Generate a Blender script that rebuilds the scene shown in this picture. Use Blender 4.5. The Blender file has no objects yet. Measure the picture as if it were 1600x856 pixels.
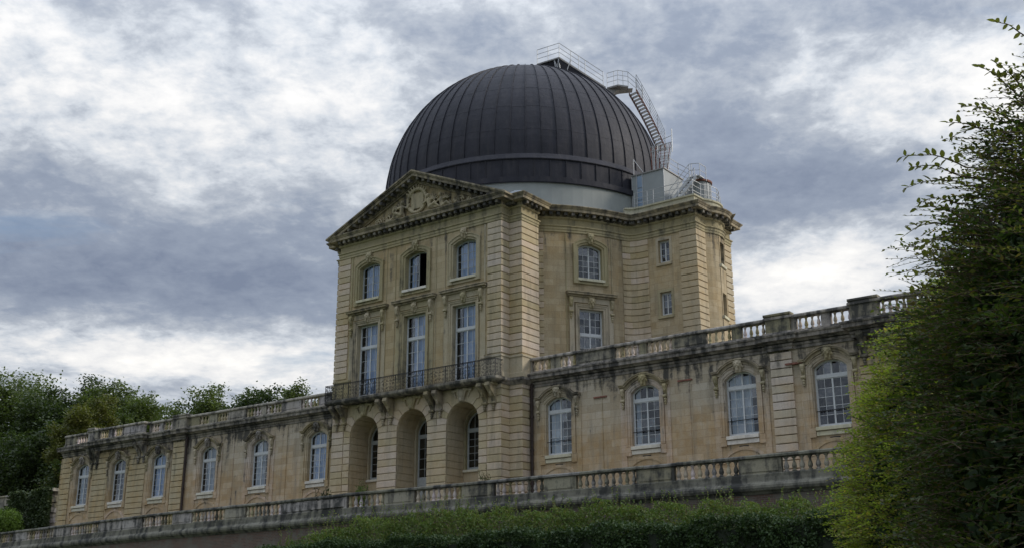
import bpy, math, random
import numpy as np
from mathutils import Vector, Matrix
random.seed(7)
rng = np.random.default_rng(11)
scene = bpy.context.scene
col = scene.collection
rad = math.radians

# ---------------------------------------------------------------- camera
cam_d = bpy.data.cameras.new('camera')
cam = bpy.data.objects.new('camera', cam_d)
col.objects.link(cam)
CAM = Vector((43.18, -50.0, 1.6))
cam_d.sensor_width = 36.0
cam_d.lens = 36.0 * 1780.0 / 1600.0
cam_d.clip_start = 0.1
cam_d.clip_end = 5000
PITCH, ROLL, YAW = 0.29974659, -0.00199656, -0.63944395
f = Vector((math.sin(YAW) * math.cos(PITCH), math.cos(YAW) * math.cos(PITCH), math.sin(PITCH)))
rt = Vector((math.cos(YAW), -math.sin(YAW), 0))
up = rt.cross(f)
r2 = rt * math.cos(ROLL) + up * math.sin(ROLL)
u2 = -rt * math.sin(ROLL) + up * math.cos(ROLL)
M = Matrix((r2, u2, -f)).transposed().to_4x4()
M.translation = CAM
cam.matrix_world = M
scene.camera = cam

# ---------------------------------------------------------------- sun and sky
SUN_AZ, SUN_EL = rad(52), rad(30)      # azimuth from +Y towards +X
sun_dir = Vector((math.sin(SUN_AZ) * math.cos(SUN_EL), math.cos(SUN_AZ) * math.cos(SUN_EL), math.sin(SUN_EL)))
sd = bpy.data.lights.new('sun', 'SUN')
sd.energy = 1.5
sd.angle = rad(14)
sd.color = (1.0, 0.93, 0.82)
so = bpy.data.objects.new('sun', sd)
so.rotation_euler = sun_dir.to_track_quat('Z', 'Y').to_euler()
col.objects.link(so)
scene.view_settings.view_transform = 'Standard'
scene.view_settings.look = 'None'
scene.view_settings.exposure = 0.6
scene.view_settings.gamma = 1.0


class NT:
    """small helper round a node tree"""
    def __init__(s, tree):
        s.t = tree
        s.n = tree.nodes
        s.n.clear()

    def new(s, kind, props=None, **ins):
        n = s.n.new(kind)
        for k, v in (props or {}).items():
            setattr(n, k, v)
        for k, v in ins.items():
            key = int(k[1:]) if k[0] == '_' and k[1:].isdigit() else k.replace('_', ' ')
            sock = n.inputs[key]
            if isinstance(v, bpy.types.NodeSocket):
                s.t.links.new(v, sock)
            else:
                sock.default_value = v
        return n

    def math(s, op, a, b=0.0, clamp=False):
        n = s.new('ShaderNodeMath', dict(operation=op, use_clamp=clamp), _0=a, _1=b)
        return n.outputs[0]

    def ramp(s, fac, stops, interp='LINEAR'):
        n = s.new('ShaderNodeValToRGB', Fac=fac)
        cr = n.color_ramp
        cr.interpolation = interp
        while len(cr.elements) < len(stops):
            cr.elements.new(0.5)
        for e, (p, c) in zip(cr.elements, stops):
            e.position = p
            e.color = (c, c, c, 1) if isinstance(c, (int, float)) else (*c, 1)
        return n.outputs[0]

    def noise(s, vec, scale, detail=4, rough=0.55, dist=0.0):
        n = s.new('ShaderNodeTexNoise', Vector=vec, Scale=scale, Detail=detail, Roughness=rough, Distortion=dist)
        return n.outputs[0]

    def mix(s, fac, a, b, mode='MIX'):
        n = s.n.new('ShaderNodeMix')
        n.data_type = 'RGBA'
        n.blend_type = mode
        for i, v in ((0, fac), (6, a), (7, b)):
            if isinstance(v, bpy.types.NodeSocket):
                s.t.links.new(v, n.inputs[i])
            elif i == 0:
                n.inputs[0].default_value = v
            else:
                n.inputs[i].default_value = (*v, 1) if len(v) == 3 else v
        return n.outputs[2]

    def mapping(s, vec, scale=(1, 1, 1), loc=(0, 0, 0), rot=(0, 0, 0)):
        n = s.new('ShaderNodeMapping', Vector=vec)
        n.inputs['Scale'].default_value = scale
        n.inputs['Location'].default_value = loc
        n.inputs['Rotation'].default_value = rot
        return n.outputs[0]


# world: Nishita sky seen through a broken layer of cloud
w = bpy.data.worlds.new('World')
scene.world = w
w.use_nodes = True
T = NT(w.node_tree)
gen = T.new('ShaderNodeTexCoord').outputs['Generated']
sep = T.new('ShaderNodeSeparateXYZ', Vector=gen)
zc = T.math('MAXIMUM', sep.outputs[2], 0.0)
den = T.math('ADD', zc, 0.22)
px = T.math('DIVIDE', sep.outputs[0], den)
py = T.math('DIVIDE', sep.outputs[1], den)
pl = T.new('ShaderNodeCombineXYZ', X=px, Y=py, Z=0.0).outputs[0]
# cloud sheet coordinates, turned so that the banks run across the view
cv = T.mapping(pl, rot=(0, 0, -0.64), loc=(3.1, 1.7, 0.0))
big = T.noise(cv, 1.6, 3, 0.5, 0.3)
mid2 = T.noise(T.mapping(cv, loc=(7, 3, 0)), 12.0, 7, 0.62, 0.2)
mid = T.noise(T.mapping(cv, scale=(1.0, 1.15, 1)), 4.2, 8, 0.6, 0.2)
fine = T.noise(cv, 34.0, 5, 0.6, 0.3)
dens = T.math('ADD', T.math('ADD', T.math('MULTIPLY', mid2, 0.36), T.math('MULTIPLY', big, 0.22)), T.math('ADD', T.math('MULTIPLY', mid, 0.30), T.math('MULTIPLY', fine, 0.14)))


def direction(px_, py_):
    v = (r2 * ((px_ - 800) / 1780.0) - u2 * ((py_ - 428) / 1780.0) + f).normalized()
    return v


def bank(x, y, wx, wy, amp):
    """a cloud bank: soft lobe about a direction, stretched level"""
    d = direction(x, y)
    az = math.atan2(d.x, d.y)
    # horizontal and vertical angular offsets of the looked-up direction
    rx = T.new('ShaderNodeVectorMath', dict(operation='DOT_PRODUCT'), _0=gen, _1=(math.cos(az), -math.sin(az), 0)).outputs['Value']
    fw = T.new('ShaderNodeVectorMath', dict(operation='DOT_PRODUCT'), _0=gen, _1=(math.sin(az), math.cos(az), 0)).outputs['Value']
    a = T.math('ARCTAN2', rx, fw)
    el = T.math('SUBTRACT', T.math('ARCSINE', sep.outputs[2]), math.asin(d.z))
    wob = T.math('MULTIPLY', T.math('SUBTRACT', mid, 0.5), 0.9)
    q = T.math('ADD', T.math('POWER', T.math('ABSOLUTE', T.math('DIVIDE', a, wx / 1780.0)), 2.0),
               T.math('POWER', T.math('ABSOLUTE', T.math('DIVIDE', el, wy / 1780.0)), 2.0))
    q = T.math('ADD', q, wob)
    g = T.math('POWER', 2.718, T.math('MULTIPLY', q, -1.0))
    return T.math('MULTIPLY', T.math('MINIMUM', g, 1.3), amp)


light = T.math('SUBTRACT', 1.0, dens)
for args in (
        (330, 190, 330, 130, 0.10), (560, 110, 240, 90, 0.05), (60, 70, 200, 100, 0.05),
        (180, 440, 420, 75, -0.13), (430, 400, 170, 50, -0.07), (330, 560, 400, 50, 0.20), (60, 290, 160, 60, -0.06),
        (560, 300, 110, 60, -0.04), (700, 60, 160, 60, -0.06), (1010, 60, 200, 90, -0.05), (1130, 250, 120, 110, -0.10),
        (1310, 300, 160, 60, -0.09), (1370, 170, 120, 60, 0.06), (1240, 420, 190, 60, 0.24), (1500, 180, 160, 120, 0.15),
        (1300, 60, 160, 70, 0.05), (1480, 20, 160, 40, -0.04), (880, 40, 80, 40, 0.03)):
    light = T.math('ADD', light, bank(*args))
cloud = T.ramp(light, [(0.27, (0.135, 0.163, 0.225)), (0.43, (0.200, 0.232, 0.292)), (0.51, (0.292, 0.320, 0.366)),
                       (0.567, (0.41, 0.437, 0.475)), (0.64, (0.55, 0.553, 0.56)), (0.88, (0.80, 0.775, 0.73))])
sky = T.new('ShaderNodeTexSky', dict(sky_type='NISHITA', sun_disc=False, sun_elevation=SUN_EL, sun_rotation=SUN_AZ, air_density=1.0, dust_density=1.5))
skyc = T.mix(1.0, sky.outputs[0], (0.085, 0.085, 0.085), 'MULTIPLY')
holes = T.ramp(T.noise(T.mapping(cv, loc=(5.2, 2.2, 0), scale=(0.8, 1.3, 1)), 2.1, 8, 0.6, 0.5), [(0.60, 0.0), (0.72, 0.55)])
mixed = T.mix(holes, cloud, skyc)
# an overcast sky is brighter overhead than at the horizon
zen = T.math('ADD', 1.0, T.math('MULTIPLY', T.math('POWER', zc, 4.0), 3.4))
fin = T.mix(1.0, mixed, T.new('ShaderNodeCombineColor', Red=zen, Green=zen, Blue=zen).outputs[0], 'MULTIPLY')
bg = T.new('ShaderNodeBackground', Color=fin, Strength=1.0)
T.new('ShaderNodeOutputWorld', Surface=bg.outputs[0])

# ---------------------------------------------------------------- materials
def mat(name):
    m = bpy.data.materials.new(name)
    m.use_nodes = True
    t = NT(m.node_tree)
    t.out = t.new('ShaderNodeOutputMaterial')
    t.b = t.new('ShaderNodeBsdfPrincipled')
    t.t.links.new(t.b.outputs[0], t.out.inputs[0])
    t.geo = t.new('ShaderNodeNewGeometry')
    t.pos = t.geo.outputs['Position']
    t.rnd = t.new('ShaderNodeObjectInfo').outputs['Random']
    return m, t


def put(t, color=None, rough=None, metal=None, bump=None, bump_d=0.02, bump_s=0.5, spec=None):
    for k, v in (('Base Color', color), ('Roughness', rough), ('Metallic', metal), ('Specular IOR Level', spec)):
        if v is None:
            continue
        if isinstance(v, bpy.types.NodeSocket):
            t.t.links.new(v, t.b.inputs[k])
        else:
            t.b.inputs[k].default_value = (*v, 1) if isinstance(v, tuple) else v
    if bump is not None:
        n = t.new('ShaderNodeBump', Height=bump, Strength=bump_s, Distance=bump_d)
        t.t.links.new(n.outputs[0], t.b.inputs['Normal'])


def stone(name, warm, grey, dirt, dirt_lo, dirt_hi, top=None, ashlar=0.0, rnd=0.12, patina=None):
    """weathered limestone; dirt is a black crust with its own ragged shape"""
    m, t = mat(name)
    n1 = t.noise(t.pos, 0.35, 4, 0.6, 0.4)
    n2 = t.noise(t.pos, 2.3, 6, 0.65)
    n3 = t.noise(t.pos, 14.0, 5, 0.7)
    streak = t.noise(t.mapping(t.pos, scale=(2.2, 2.2, 0.28)), 1.0, 5, 0.6, 0.3)
    f_ = t.ramp(n1, [(0.36, 0.0), (0.64, 1.0)])
    if patina:
        # washed grey above, ochre where the wash stops
        zz = t.new('ShaderNodeSeparateXYZ', Vector=t.pos).outputs[2]
        e = t.math('ADD', t.math('SUBTRACT', patina[0], zz), t.math('MULTIPLY', t.math('SUBTRACT', t.noise(t.mapping(t.pos, scale=(1, 1, 0.7)), 0.55, 6, 0.6), 0.5), 6.0))
        f_ = t.math('MULTIPLY', t.math('ADD', t.ramp(t.math('ADD', t.math('DIVIDE', e, patina[1]), 0.5), [(0.0, 0.0), (1.0, 0.75)]), t.math('MULTIPLY', f_, 0.35)), 1.0, True)
    c = t.mix(f_, grey, warm)
    c = t.mix(t.ramp(n2, [(0.38, 0.0), (0.70, 0.55)]), c, tuple(x * 1.22 for x in grey))
    c = t.mix(t.ramp(n3, [(0.30, 0.35), (0.52, 0.0)]), c, tuple(x * 0.55 for x in warm))
    c = t.mix(t.ramp(streak, [(0.50, 0.0), (0.66, 0.45)]), c, tuple(x * 0.52 for x in grey))
    v = t.math('ADD', 1.0 - rnd, t.math('MULTIPLY', t.rnd, 2 * rnd))
    c = t.mix(1.0, c, t.new('ShaderNodeCombineColor', Red=v, Green=v, Blue=t.math('MULTIPLY', v, v)).outputs[0], 'MULTIPLY')
    bumpin = t.math('ADD', t.math('MULTIPLY', n3, 0.7), n2)
    if ashlar:
        sp = t.new('ShaderNodeSeparateXYZ', Vector=t.pos)
        uv = t.new('ShaderNodeCombineXYZ', X=t.math('ADD', sp.outputs[0], sp.outputs[1]), Y=sp.outputs[2], Z=0.0).outputs[0]
        br = t.new('ShaderNodeTexBrick', Vector=uv, Scale=1.0, Mortar_Size=0.012, Mortar_Smooth=0.3, Bias=0.0, Brick_Width=0.95, Row_Height=0.385)
        br.inputs['Color1'].default_value = (1, 1, 1, 1)
        br.inputs['Color2'].default_value = (0.74, 0.70, 0.62, 1)
        br.inputs['Mortar'].default_value = (0.62, 0.58, 0.52, 1)
        c = t.mix(ashlar, c, t.mix(1.0, c, br.outputs[0], 'MULTIPLY'))
    dn = t.math('ADD', t.math('MULTIPLY', streak, 0.55), t.math('MULTIPLY', n2, 0.45))
    dn = t.math('ADD', dn, t.math('MULTIPLY', t.math('SUBTRACT', t.noise(t.pos, 0.22, 3, 0.5), 0.5), 0.35))
    if top is not None:
        z = t.new('ShaderNodeSeparateXYZ', Vector=t.pos).outputs[2]
        for (z0, z1, amt) in top:
            k = t.new('ShaderNodeMapRange', dict(interpolation_type='SMOOTHSTEP'), Value=z, From_Min=z0, From_Max=z1, To_Min=0.0, To_Max=amt).outputs[0]
            dn = t.math('ADD', dn, k)
    c = t.mix(t.ramp(dn, [(dirt_lo, 0.0), (dirt_hi, 0.92)]), c, dirt)
    put(t, c, 0.9, bump=bumpin, bump_d=0.03, bump_s=0.6, spec=0.2)
    return m


CRUST = (0.060, 0.058, 0.054)
M_WALL = stone('pavilion_stone', (0.488, 0.371, 0.224), (0.469, 0.401, 0.296), CRUST, 0.59, 0.72, ashlar=0.75, top=[(22.0, 24.4, 0.09)])
M_RUST = stone('rusticated_stone', (0.488, 0.376, 0.234), (0.488, 0.420, 0.317), CRUST, 0.62, 0.82, rnd=0.14)
M_WING = stone('wing_stone', (0.498, 0.357, 0.208), (0.479, 0.430, 0.354), CRUST, 0.60, 0.70, top=[(12.3, 14.3, 0.15)], ashlar=0.8, patina=(11.9, 1.6))
M_WSTONE = stone('wing_pier_stone', (0.488, 0.357, 0.208), (0.488, 0.430, 0.338), CRUST, 0.60, 0.74, top=[(12.0, 14.4, 0.12)])
M_TRIM = stone('moulding_stone', (0.391, 0.326, 0.200), (0.391, 0.346, 0.240), CRUST, 0.52, 0.72)
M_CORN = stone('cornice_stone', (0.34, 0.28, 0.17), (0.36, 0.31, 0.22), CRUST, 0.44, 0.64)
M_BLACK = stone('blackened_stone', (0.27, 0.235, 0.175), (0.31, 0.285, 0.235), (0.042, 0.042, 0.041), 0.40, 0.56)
M_RAIL = stone('lichened_stone', (0.30, 0.265, 0.20), (0.36, 0.335, 0.28), (0.050, 0.050, 0.048), 0.44, 0.58, rnd=0.2)
M_TERR = stone('mossy_black_stone', (0.19, 0.18, 0.14), (0.23, 0.22, 0.185), (0.040, 0.041, 0.040), 0.42, 0.58)
M_BALU = stone('baluster_stone', (0.50, 0.40, 0.29), (0.50, 0.45, 0.36), (0.07, 0.068, 0.062), 0.52, 0.72, rnd=0.3)
M_SILL = stone('pale_sill_stone', (0.60, 0.55, 0.42), (0.62, 0.59, 0.50), CRUST, 0.60, 0.80)
M_PALE = stone('pale_parapet_stone', (0.44, 0.41, 0.31), (0.48, 0.46, 0.38), CRUST, 0.58, 0.76)


def simple(name, color, rough=0.6, metal=0.0, var=0.15, scale=6.0, bump=0.0):
    m, t = mat(name)
    n = t.noise(t.pos, scale, 5, 0.6)
    c = t.mix(t.ramp(n, [(0.3, 0.0), (0.7, 1.0)]), tuple(x * (1 - var) for x in color), tuple(min(1, x * (1 + var)) for x in color))
    put(t, c, rough, metal, bump=n if bump else None, bump_d=bump, bump_s=0.5)
    return m


M_WHITE = simple('white_window_paint', (0.54, 0.56, 0.57), 0.5, var=0.12, scale=9)
M_GREYW = simple('grey_window_paint', (0.37, 0.39, 0.39), 0.55, var=0.15, scale=9)
M_IRON = simple('black_wrought_iron', (0.022, 0.022, 0.024), 0.5, 0.4)
M_GALV = simple('galvanised_steel', (0.43, 0.44, 0.45), 0.5, 0.35)
M_GALV2 = simple('weathered_steel', (0.26, 0.25, 0.24), 0.6, 0.35)
M_RUSTY = simple('rusty_steel', (0.20, 0.085, 0.06), 0.8, 0.1, var=0.4)
M_PIPE = simple('dark_rusty_pipe', (0.035, 0.022, 0.018), 0.7, 0.1, var=0.4)
M_DRUM = simple('painted_grey_metal', (0.245, 0.262, 0.252), 0.55, 0.0, var=0.08, scale=0.9)
M_LEAD = simple('lead_sheet', (0.30, 0.33, 0.36), 0.45, 0.3, var=0.2, scale=3)
M_CABIN = simple('grey_cabin_paint', (0.27, 0.29, 0.295), 0.5, 0.0, var=0.06, scale=1.5)
M_ROOM = simple('unlit_room_black', (0.012, 0.012, 0.014), 0.9)  # near-black colour stands in for the unlit interior behind the panes
M_ROOF = simple('flat_roof_felt', (0.09, 0.09, 0.09), 0.9)
M_CURB = simple('blue_white_curtain', (0.50, 0.64, 0.90), 0.9, var=0.2, scale=2)
M_CURW = simple('white_curtain', (0.62, 0.66, 0.70), 0.9, var=0.12, scale=3)
M_BARK = simple('grey_brown_bark', (0.085, 0.07, 0.055), 0.95, var=0.4, scale=9, bump=0.04)
M_TWIG = simple('brown_twig', (0.11, 0.075, 0.05), 0.85, var=0.3, scale=20)

m, t = mat('dome_metal_sheet')
n1 = t.noise(t.pos, 1.1, 5, 0.6)
n2 = t.noise(t.mapping(t.pos, scale=(3.5, 3.5, 0.5)), 1.0, 5, 0.6)
n3 = t.noise(t.pos, 9.0, 5, 0.7)
c = t.mix(t.ramp(n1, [(0.3, 0.0), (0.7, 1.0)]), (0.014, 0.015, 0.022), (0.027, 0.027, 0.037))
c = t.mix(t.ramp(n2, [(0.50, 0.0), (0.72, 0.6)]), c, (0.044, 0.041, 0.046))
c = t.mix(t.math('MULTIPLY', t.rnd, 0.09), c, (0.085, 0.083, 0.095))
put(t, c, t.math('ADD', 0.5, t.math('MULTIPLY', n3, 0.3)), 0.15, spec=0.3, bump=n1, bump_d=0.10, bump_s=0.35)
M_DOME = m

m, t = mat('window_glass')
gl = t.new('ShaderNodeBsdfGlossy', Color=(0.9, 0.95, 1.0, 1), Roughness=0.03)
tr = t.new('ShaderNodeBsdfTransparent', Color=(0.80, 0.87, 0.93, 1))
fr = t.new('ShaderNodeFresnel', IOR=1.5)
wv = t.noise(t.pos, 1.6, 2, 0.5)
bn = t.new('ShaderNodeBump', Height=wv, Strength=0.25, Distance=0.05)
t.t.links.new(bn.outputs[0], gl.inputs['Normal'])
mx = t.new('ShaderNodeMixShader', _0=t.math('MINIMUM', t.math('ADD', t.math('MULTIPLY', fr.outputs[0], 1.5), t.math('ADD', 0.02, t.math('MULTIPLY', t.math('POWER', t.math('FRACT', t.math('ADD', t.rnd, t.geo.outputs['Random Per Island'])), 2.0), 0.10))), 1.0))
t.t.links.new(tr.outputs[0], mx.inputs[1])
t.t.links.new(gl.outputs[0], mx.inputs[2])
t.t.links.new(mx.outputs[0], t.out.inputs[0])
M_GLASS = m

m, t = mat('dark_window_glass')
put(t, (0.02, 0.028, 0.04), 0.08, 0.0, spec=0.9)
M_GLASSD = m
m, t = mat('blue_grey_glazing')
put(t, t.mix(t.noise(t.pos, 2.0, 3), (0.13, 0.20, 0.30), (0.22, 0.30, 0.40)), 0.15, 0.0, spec=0.8)
M_GLAZ = m


def leafmat(name, cols, trans=0.25, rough=0.55):
    m, t = mat(name)
    isl = t.geo.outputs['Random Per Island']
    c = t.ramp(isl, [(i / (len(cols) - 1) if len(cols) > 1 else 0, k) for i, k in enumerate(cols)])
    n = t.noise(t.pos, 0.5, 3)
    c = t.mix(t.ramp(n, [(0.35, 0.5), (0.65, 0.0)]), c, tuple(x * 0.6 for x in cols[0]))
    put(t, c, rough, spec=0.25)
    tl = t.new('ShaderNodeBsdfTranslucent')
    t.t.links.new(t.mix(1.0, c, (1.5, 1.7, 0.7), 'MULTIPLY'), tl.inputs[0])
    mx = t.new('ShaderNodeMixShader', _0=trans)
    t.t.links.new(t.b.outputs[0], mx.inputs[1])
    t.t.links.new(tl.outputs[0], mx.inputs[2])
    t.t.links.new(mx.outputs[0], t.out.inputs[0])
    return m


L_FAR = leafmat('shaded_broad_leaves', [(0.037, 0.055, 0.024), (0.055, 0.079, 0.032), (0.046, 0.068, 0.028), (0.078, 0.101, 0.040)], 0.3)  # deep shade low among the far trees is darkened into this leaf colour
L_FAR2 = leafmat('mid_green_leaves', [(0.072, 0.097, 0.038), (0.112, 0.144, 0.053), (0.091, 0.121, 0.046), (0.144, 0.173, 0.064)], 0.3)
L_OLIVE = leafmat('olive_leaves', [(0.102, 0.110, 0.034), (0.143, 0.144, 0.043), (0.087, 0.101, 0.034)], 0.3)
L_HORN = leafmat('hornbeam_leaves', [(0.038, 0.062, 0.018), (0.057, 0.087, 0.026), (0.046, 0.073, 0.020), (0.091, 0.112, 0.032), (0.049, 0.076, 0.020), (0.151, 0.104, 0.035)], 0.35)
L_HORN2 = leafmat('sunlit_hornbeam_leaves', [(0.211, 0.254, 0.052), (0.282, 0.330, 0.067), (0.240, 0.285, 0.057), (0.182, 0.235, 0.052), (0.422, 0.305, 0.093)], 0.45)  # lighter yellow-green: sunlit and backlit leaves painted into the colour
L_SHOOT = leafmat('shoot_leaves', [(0.12, 0.15, 0.045), (0.18, 0.18, 0.06), (0.22, 0.15, 0.07)], 0.4)
L_HEDGE = leafmat('clipped_hedge_leaves', [(0.029, 0.055, 0.021), (0.045, 0.078, 0.027), (0.062, 0.102, 0.031)], 0.15)
L_WILD = leafmat('wild_shrub_leaves', [(0.101, 0.159, 0.049), (0.149, 0.216, 0.064), (0.189, 0.238, 0.071), (0.229, 0.216, 0.084)], 0.3)
L_BRIGHT = leafmat('bright_bush_leaves', [(0.11, 0.17, 0.035), (0.15, 0.22, 0.045)], 0.3)
L_IVY = leafmat('ivy_leaves', [(0.035, 0.055, 0.022), (0.055, 0.080, 0.030), (0.075, 0.095, 0.038)], 0.15)

m, t = mat('red_brick_wall')
sp = t.new('ShaderNodeSeparateXYZ', Vector=t.pos)
uv = t.new('ShaderNodeCombineXYZ', X=sp.outputs[0], Y=sp.outputs[2], Z=0.0).outputs[0]
br = t.new('ShaderNodeTexBrick', Vector=uv, Scale=1.0, Mortar_Size=0.012, Brick_Width=0.26, Row_Height=0.085)
br.inputs['Color1'].default_value = (0.15, 0.085, 0.062, 1)
br.inputs['Color2'].default_value = (0.095, 0.062, 0.048, 1)
br.inputs['Mortar'].default_value = (0.16, 0.14, 0.12, 1)
n = t.noise(t.pos, 1.2, 6, 0.65)
c = t.mix(t.ramp(n, [(0.46, 0.0), (0.60, 0.85)]), br.outputs[0], (0.15, 0.14, 0.115))
put(t, c, 0.9, bump=br.outputs[1], bump_d=-0.01)
M_BRICK = m

m, t = mat('rough_grass')
n = t.noise(t.pos, 3.0, 8, 0.7)
put(t, t.mix(n, (0.035, 0.055, 0.018), (0.08, 0.10, 0.035)), 0.95, bump=n, bump_d=0.05)
M_GRASS = m
m, t = mat('terrace_gravel')
n = t.noise(t.pos, 9.0, 8, 0.7)
put(t, t.mix(n, (0.22, 0.19, 0.15), (0.34, 0.31, 0.26)), 0.95, bump=n, bump_d=0.02)
M_GRAVEL = m
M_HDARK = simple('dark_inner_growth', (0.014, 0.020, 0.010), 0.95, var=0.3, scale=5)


# ---------------------------------------------------------------- mesh helpers
class MB:
    def __init__(s):
        s.V, s.F = [], []

    def add(s, vs, fs):
        o = len(s.V)
        s.V.extend(tuple(v) for v in vs)
        s.F.extend(tuple(o + i for i in fc) for fc in fs)
        return s

    def box(s, x0, x1, y0, y1, z0, z1, ch=0.0):
        if ch:
            # chamfered on the outward (-y) edges
            return s.add([(x0, y1, z0), (x1, y1, z0), (x1, y1, z1), (x0, y1, z1),
                          (x0, y0 + ch, z0), (x1, y0 + ch, z0), (x1, y0 + ch, z1), (x0, y0 + ch, z1),
                          (x0 + ch, y0, z0 + ch), (x1 - ch, y0, z0 + ch), (x1 - ch, y0, z1 - ch), (x0 + ch, y0, z1 - ch)],
                         [(0, 3, 2, 1), (0, 1, 5, 4), (1, 2, 6, 5), (2, 3, 7, 6), (3, 0, 4, 7), (4, 5, 9, 8), (5, 6, 10, 9), (6, 7, 11, 10), (7, 4, 8, 11), (8, 9, 10, 11)])
        return s.add([(x0, y0, z0), (x1, y0, z0), (x1, y1, z0), (x0, y1, z0), (x0, y0, z1), (x1, y0, z1), (x1, y1, z1), (x0, y1, z1)],
                     [(0, 3, 2, 1), (4, 5, 6, 7), (0, 1, 5, 4), (1, 2, 6, 5), (2, 3, 7, 6), (3, 0, 4, 7)])

    def prism(s, poly, y0, y1):
        """polygon in (x, z), given anticlockwise seen from -y, pushed from y0 (front) to y1"""
        n = len(poly)
        return s.add([(x, y0, z) for x, z in poly] + [(x, y1, z) for x, z in poly],
                     [tuple(range(n)), tuple(reversed(range(n, 2 * n)))] + [(i, i + n, (i + 1) % n + n, (i + 1) % n) for i in range(n)])

    def lathe(s, prof, n=10, c=(0, 0, 0), cap=True):
        o = len(s.V)
        for r, z in prof:
            for k in range(n):
                a = 2 * math.pi * k / n
                s.V.append((c[0] + r * math.cos(a), c[1] + r * math.sin(a), c[2] + z))
        for i in range(len(prof) - 1):
            for k in range(n):
                s.F.append((o + i * n + k, o + i * n + (k + 1) % n, o + (i + 1) * n + (k + 1) % n, o + (i + 1) * n + k))
        if cap:
            s.F.append(tuple(o + k for k in reversed(range(n))))
            s.F.append(tuple(o + (len(prof) - 1) * n + k for k in range(n)))
        return s

    def tube(s, pts, r, n=6, cap=True):
        pts = [Vector(p) for p in pts]
        o = len(s.V)
        prev = None
        for i, p in enumerate(pts):
            a = pts[max(i - 1, 0)]
            b = pts[min(i + 1, len(pts) - 1)]
            t = (b - a).normalized()
            x = t.cross(Vector((0, 0, 1)))
            if x.length < 1e-3:
                x = Vector((1, 0, 0))
            x.normalize()
            if prev is not None and x.dot(prev) < 0 and abs(t.z) > 0.99:
                x = -x
            prev = x
            y = t.cross(x)
            rr = r[i] if isinstance(r, (list, tuple)) else r
            for k in range(n):
                an = 2 * math.pi * (k + 0.5) / n
                s.V.append(tuple(p + x * rr * math.cos(an) + y * rr * math.sin(an)))
        for i in range(len(pts) - 1):
            for k in range(n):
                s.F.append((o + i * n + k, o + i * n + (k + 1) % n, o + (i + 1) * n + (k + 1) % n, o + (i + 1) * n + k))
        if cap:
            s.F.append(tuple(o + k for k in range(n)))
            s.F.append(tuple(o + (len(pts) - 1) * n + k for k in reversed(range(n))))
        return s

    def ball(s, c, rx, ry=None, rz=None, n=8, m=6):
        ry = rx if ry is None else ry
        rz = rx if rz is None else rz
        o = len(s.V)
        for i in range(1, m):
            ph = math.pi * i / m
            for k in range(n):
                a = 2 * math.pi * k / n
                s.V.append((c[0] + rx * math.sin(ph) * math.cos(a), c[1] + ry * math.sin(ph) * math.sin(a), c[2] - rz * math.cos(ph)))
        s.V.append((c[0], c[1], c[2] - rz))
        s.V.append((c[0], c[1], c[2] + rz))
        for i in range(m - 2):
            for k in range(n):
                s.F.append((o + i * n + k, o + i * n + (k + 1) % n, o + (i + 1) * n + (k + 1) % n, o + (i + 1) * n + k))
        b, t = len(s.V) - 2, len(s.V) - 1
        for k in range(n):
            s.F.append((b, o + (k + 1) % n, o + k))
            s.F.append((t, o + (m - 2) * n + k, o + (m - 2) * n + (k + 1) % n))
        return s

    def capsule(s, a, b, r0, r1=None):
        r1 = r0 if r1 is None else r1
        s.tube([a, b], [r0, r1], 8)
        s.ball(a, r0)
        return s.ball(b, r1)

    def mesh(s, name, material, smooth=False):
        me = bpy.data.meshes.new(name)
        me.from_pydata(s.V, [], s.F)
        me.materials.append(material)
        if smooth:
            me.polygons.foreach_set('use_smooth', [True] * len(me.polygons))
        me.update()
        return me

    def obj(s, name, material, parent=None, smooth=False, **props):
        return link(name, s.mesh(name, material, smooth), parent, **props)


def link(name, data, parent=None, loc=None, rotz=None, **props):
    o = bpy.data.objects.new(name, data)
    col.objects.link(o)
    if parent is not None:
        o.parent = parent
        if parent.type == 'EMPTY':
            o.matrix_parent_inverse = Matrix.Translation(-Vector(parent.location))
    if loc is not None:
        o.location = loc
    if rotz is not None:
        o.rotation_euler = (0, 0, rotz)
    for k, v in props.items():
        o[k] = v
    return o


def thing(name, label, cat, loc=(0, 0, 0), group=None):
    o = link(name, None, None, loc, label=label, category=cat)
    o.empty_display_size = 0.5
    if group:
        o['group'] = group
    return o


def remeshed(mb, name, material, voxel):
    o = mb.obj(name, material)
    md = o.modifiers.new('remesh', 'REMESH')
    md.mode = 'VOXEL'
    md.voxel_size = voxel
    md.use_smooth_shade = True
    dg = bpy.context.evaluated_depsgraph_get()
    me = bpy.data.meshes.new_from_object(o.evaluated_get(dg))
    me.name = name
    bpy.data.objects.remove(o)
    if not me.materials:
        me.materials.append(material)
    return me


def mitres(path, closed=False):
    """outward unit offsets (right of travel) with mitre lengths"""
    n = len(path)
    out = []
    for i in range(n):
        p = path[i]
        a = path[(i - 1) % n] if (closed or i > 0) else None
        b = path[(i + 1) % n] if (closed or i < n - 1) else None
        ns = []
        for u, v in ((a, p), (p, b)):
            if u is None or v is None:
                continue
            dx, dy = v[0] - u[0], v[1] - u[1]
            l = math.hypot(dx, dy)
            ns.append((dy / l, -dx / l))
        if len(ns) == 1:
            out.append(ns[0])
        else:
            mx, my = ns[0][0] + ns[1][0], ns[0][1] + ns[1][1]
            k = 2.0 / max(0.3, mx * mx + my * my)
            out.append((mx * k, my * k))
    return out


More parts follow.
